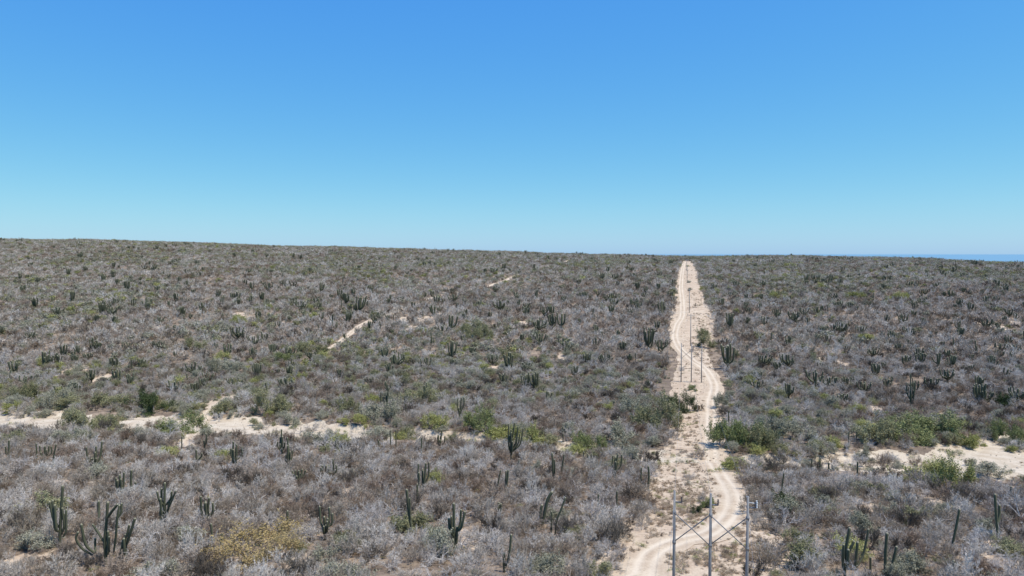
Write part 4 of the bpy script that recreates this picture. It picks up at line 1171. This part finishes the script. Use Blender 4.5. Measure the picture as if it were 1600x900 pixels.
# low brown brush and litter between the shrubs, on the cleared strip and along the wash
q = np.concatenate([jitter(46, 150, 1.5, LAT), jitter(150, 300, 2.4, LAT)])
cq = np.stack([RNG.uniform(-10, 110, 5000), RNG.uniform(30, 460, 5000)], -1)
cq = cq[(cq[:, 0] > corr_L(cq[:, 1])) & (cq[:, 0] < corr_R(cq[:, 1]))]
cden = fbm(cq[:, 0] / 5.0, cq[:, 1] / 7.0, 81, 3)
cq = cq[cden + RNG.normal(0, 0.05, len(cq)) > 0.64]
bq = np.array([at(*p) for p in np.stack([RNG.uniform(1015, 1105, 420), RNG.uniform(752, 822, 420)], -1)] + [at(*p) for p in np.stack([RNG.uniform(1125, 1205, 260), RNG.uniform(825, 899, 260)], -1)] + [at(*p) for p in np.stack([RNG.uniform(1040, 1120, 120), RNG.uniform(850, 899, 120)], -1)])
for (xa, xb, ya, yb, nn) in ((1083, 1110, 490, 518, 200), (1075, 1097, 455, 482, 200), (1083, 1118, 545, 582, 160), (1066, 1092, 640, 705, 160), (1068, 1090, 415, 440, 120)):
    bq = np.concatenate([bq, np.array([at(*p) for p in np.stack([RNG.uniform(xa, xb, nn), RNG.uniform(ya, yb, nn)], -1)])])
bq = bq[fbm(bq[:, 0] / 2.5, bq[:, 1] / 3.5, 83, 2) > 0.40]
cq = np.concatenate([cq, bq])
q = np.concatenate([q, cq])
x, d = q[:, 0], q[:, 1]
ok = ~near_line(x, d, ROAD_F, 2.0) & ~near_line(x, d, TRACK2_F, 1.4) & ~((np.abs(d - wash_center(x)) < wash_half(x) * 0.85) & (RNG.uniform(size=len(x)) < 0.93)) & (~in_bare(x, d) | (RNG.uniform(size=len(x)) < 0.15))
x, d = x[ok], d[ok]
s = 0.10 + 0.30 * RNG.uniform(size=len(x)) ** 2; v = np.where(RNG.uniform(size=len(x)) < 0.9, SRC_ID['brush', 0] + RNG.integers(0, 4, len(x)), SRC_ID['herb', 0] + RNG.integers(0, 3, len(x)))
scatter('low_brown_brush', cols(x, d, ground_z(x, d)), cols(s * 0, s * 0, RNG.uniform(0, 6.28, len(s))), cols(s * 1.25, s * 1.25, s * 0.75), v, SRC, 'low dry brown brush tufts on bare soil between the shrubs', 'brush')

# cacti too small to pick apart
nC = 1900
d = 205 + 775 * RNG.uniform(size=nC) ** 1.0; x = RNG.uniform(-0.74, 0.74, nC) * d
m = ~((x > corr_L(d) - 1) & (x < corr_R(d) + 1)) & (fbm(x / 60, d / 60, 91, 2) > 0.38)
x, d = x[m], d[m]
s = (1.8 + 3.8 * RNG.uniform(size=len(x)) ** 1.4) * np.where(d < 330, 0.9, 1.0)
scatter('distant_cacti', cols(x, d, ground_z(x, d) - 0.1), cols(RNG.normal(0, .05, len(s)), RNG.normal(0, .05, len(s)), RNG.uniform(0, 6.28, len(s))), cols(s * 1.25, s * 1.25, s), RNG.integers(0, 14, len(s)), CSRC, 'tiny dark columnar cacti dotted over the far slopes', 'cacti')

# loose stones along the road, on the cleared strip and in the wash
RSRC = bpy.data.collections.new('stone_sources')
M['stone'] = twig_mat('stone', [(0.0, (0.22, 0.17, 0.13)), (0.5, (0.36, 0.29, 0.22)), (1.0, (0.52, 0.45, 0.37))])
_oct = np.array([[1, 0, 0], [-1, 0, 0], [0, 1, 0], [0, -1, 0], [0, 0, 1], [0, 0, -1]], float)
_of = np.array([[0, 2, 4], [2, 1, 4], [1, 3, 4], [3, 0, 4], [2, 0, 5], [1, 2, 5], [3, 1, 5], [0, 3, 5]])
for k in range(5):
    rr = np.random.default_rng(900 + k)
    V = [tuple(v) for v in _oct]; F = []; mid = {}
    def mp(a, b):
        key = (min(a, b), max(a, b))
        if key not in mid:
            v = (np.array(V[a]) + np.array(V[b])); V.append(tuple(v / np.linalg.norm(v))); mid[key] = len(V) - 1
        return mid[key]
    for a, b, c in _of:
        ab, bc, ca = mp(a, b), mp(b, c), mp(c, a); F += [(a, ab, ca), (ab, b, bc), (ca, bc, c), (ab, bc, ca)]
    V = np.array(V) * rr.uniform(0.75, 1.2, (len(V), 1)) * np.array([1.0, rr.uniform(0.6, 0.9), rr.uniform(0.45, 0.7)])
    o = bpy.data.objects.new('stone_source_%d' % k, mesh_from_arrays('stone_source', V, np.array(F), M['stone'])); RSRC.objects.link(o)
i = RNG.integers(0, len(ROAD_F) - 1, 2200)
T = ROAD_F[i + 1] - ROAD_F[i]; T /= np.linalg.norm(T, axis=1)[:, None]
offs = RNG.normal(0, 1, 2200); offs = np.sign(offs) * (1.7 + np.abs(offs) * 1.3)
p1 = ROAD_F[i] + np.stack([T[:, 1], -T[:, 0]], -1) * offs[:, None]
wxr = RNG.uniform(-170, 170, 900); p2 = np.stack([wxr, wash_center(wxr) + RNG.uniform(-1, 1, 900) * wash_half(wxr)], -1)
q = np.concatenate([p1, p2]); x, d = q[:, 0], q[:, 1]
s = 0.05 + 0.24 * RNG.uniform(size=len(x)) ** 3
scatter('loose_stones', cols(x, d, ground_z(x, d) + 0.08), cols(RNG.uniform(-.4, .4, len(s)), RNG.uniform(-.4, .4, len(s)), RNG.uniform(0, 6.28, len(s))), cols(s, s, s), RNG.integers(0, 5, len(s)), RSRC, 'small loose stones strewn beside the dirt road and over the wash sand', 'stones')
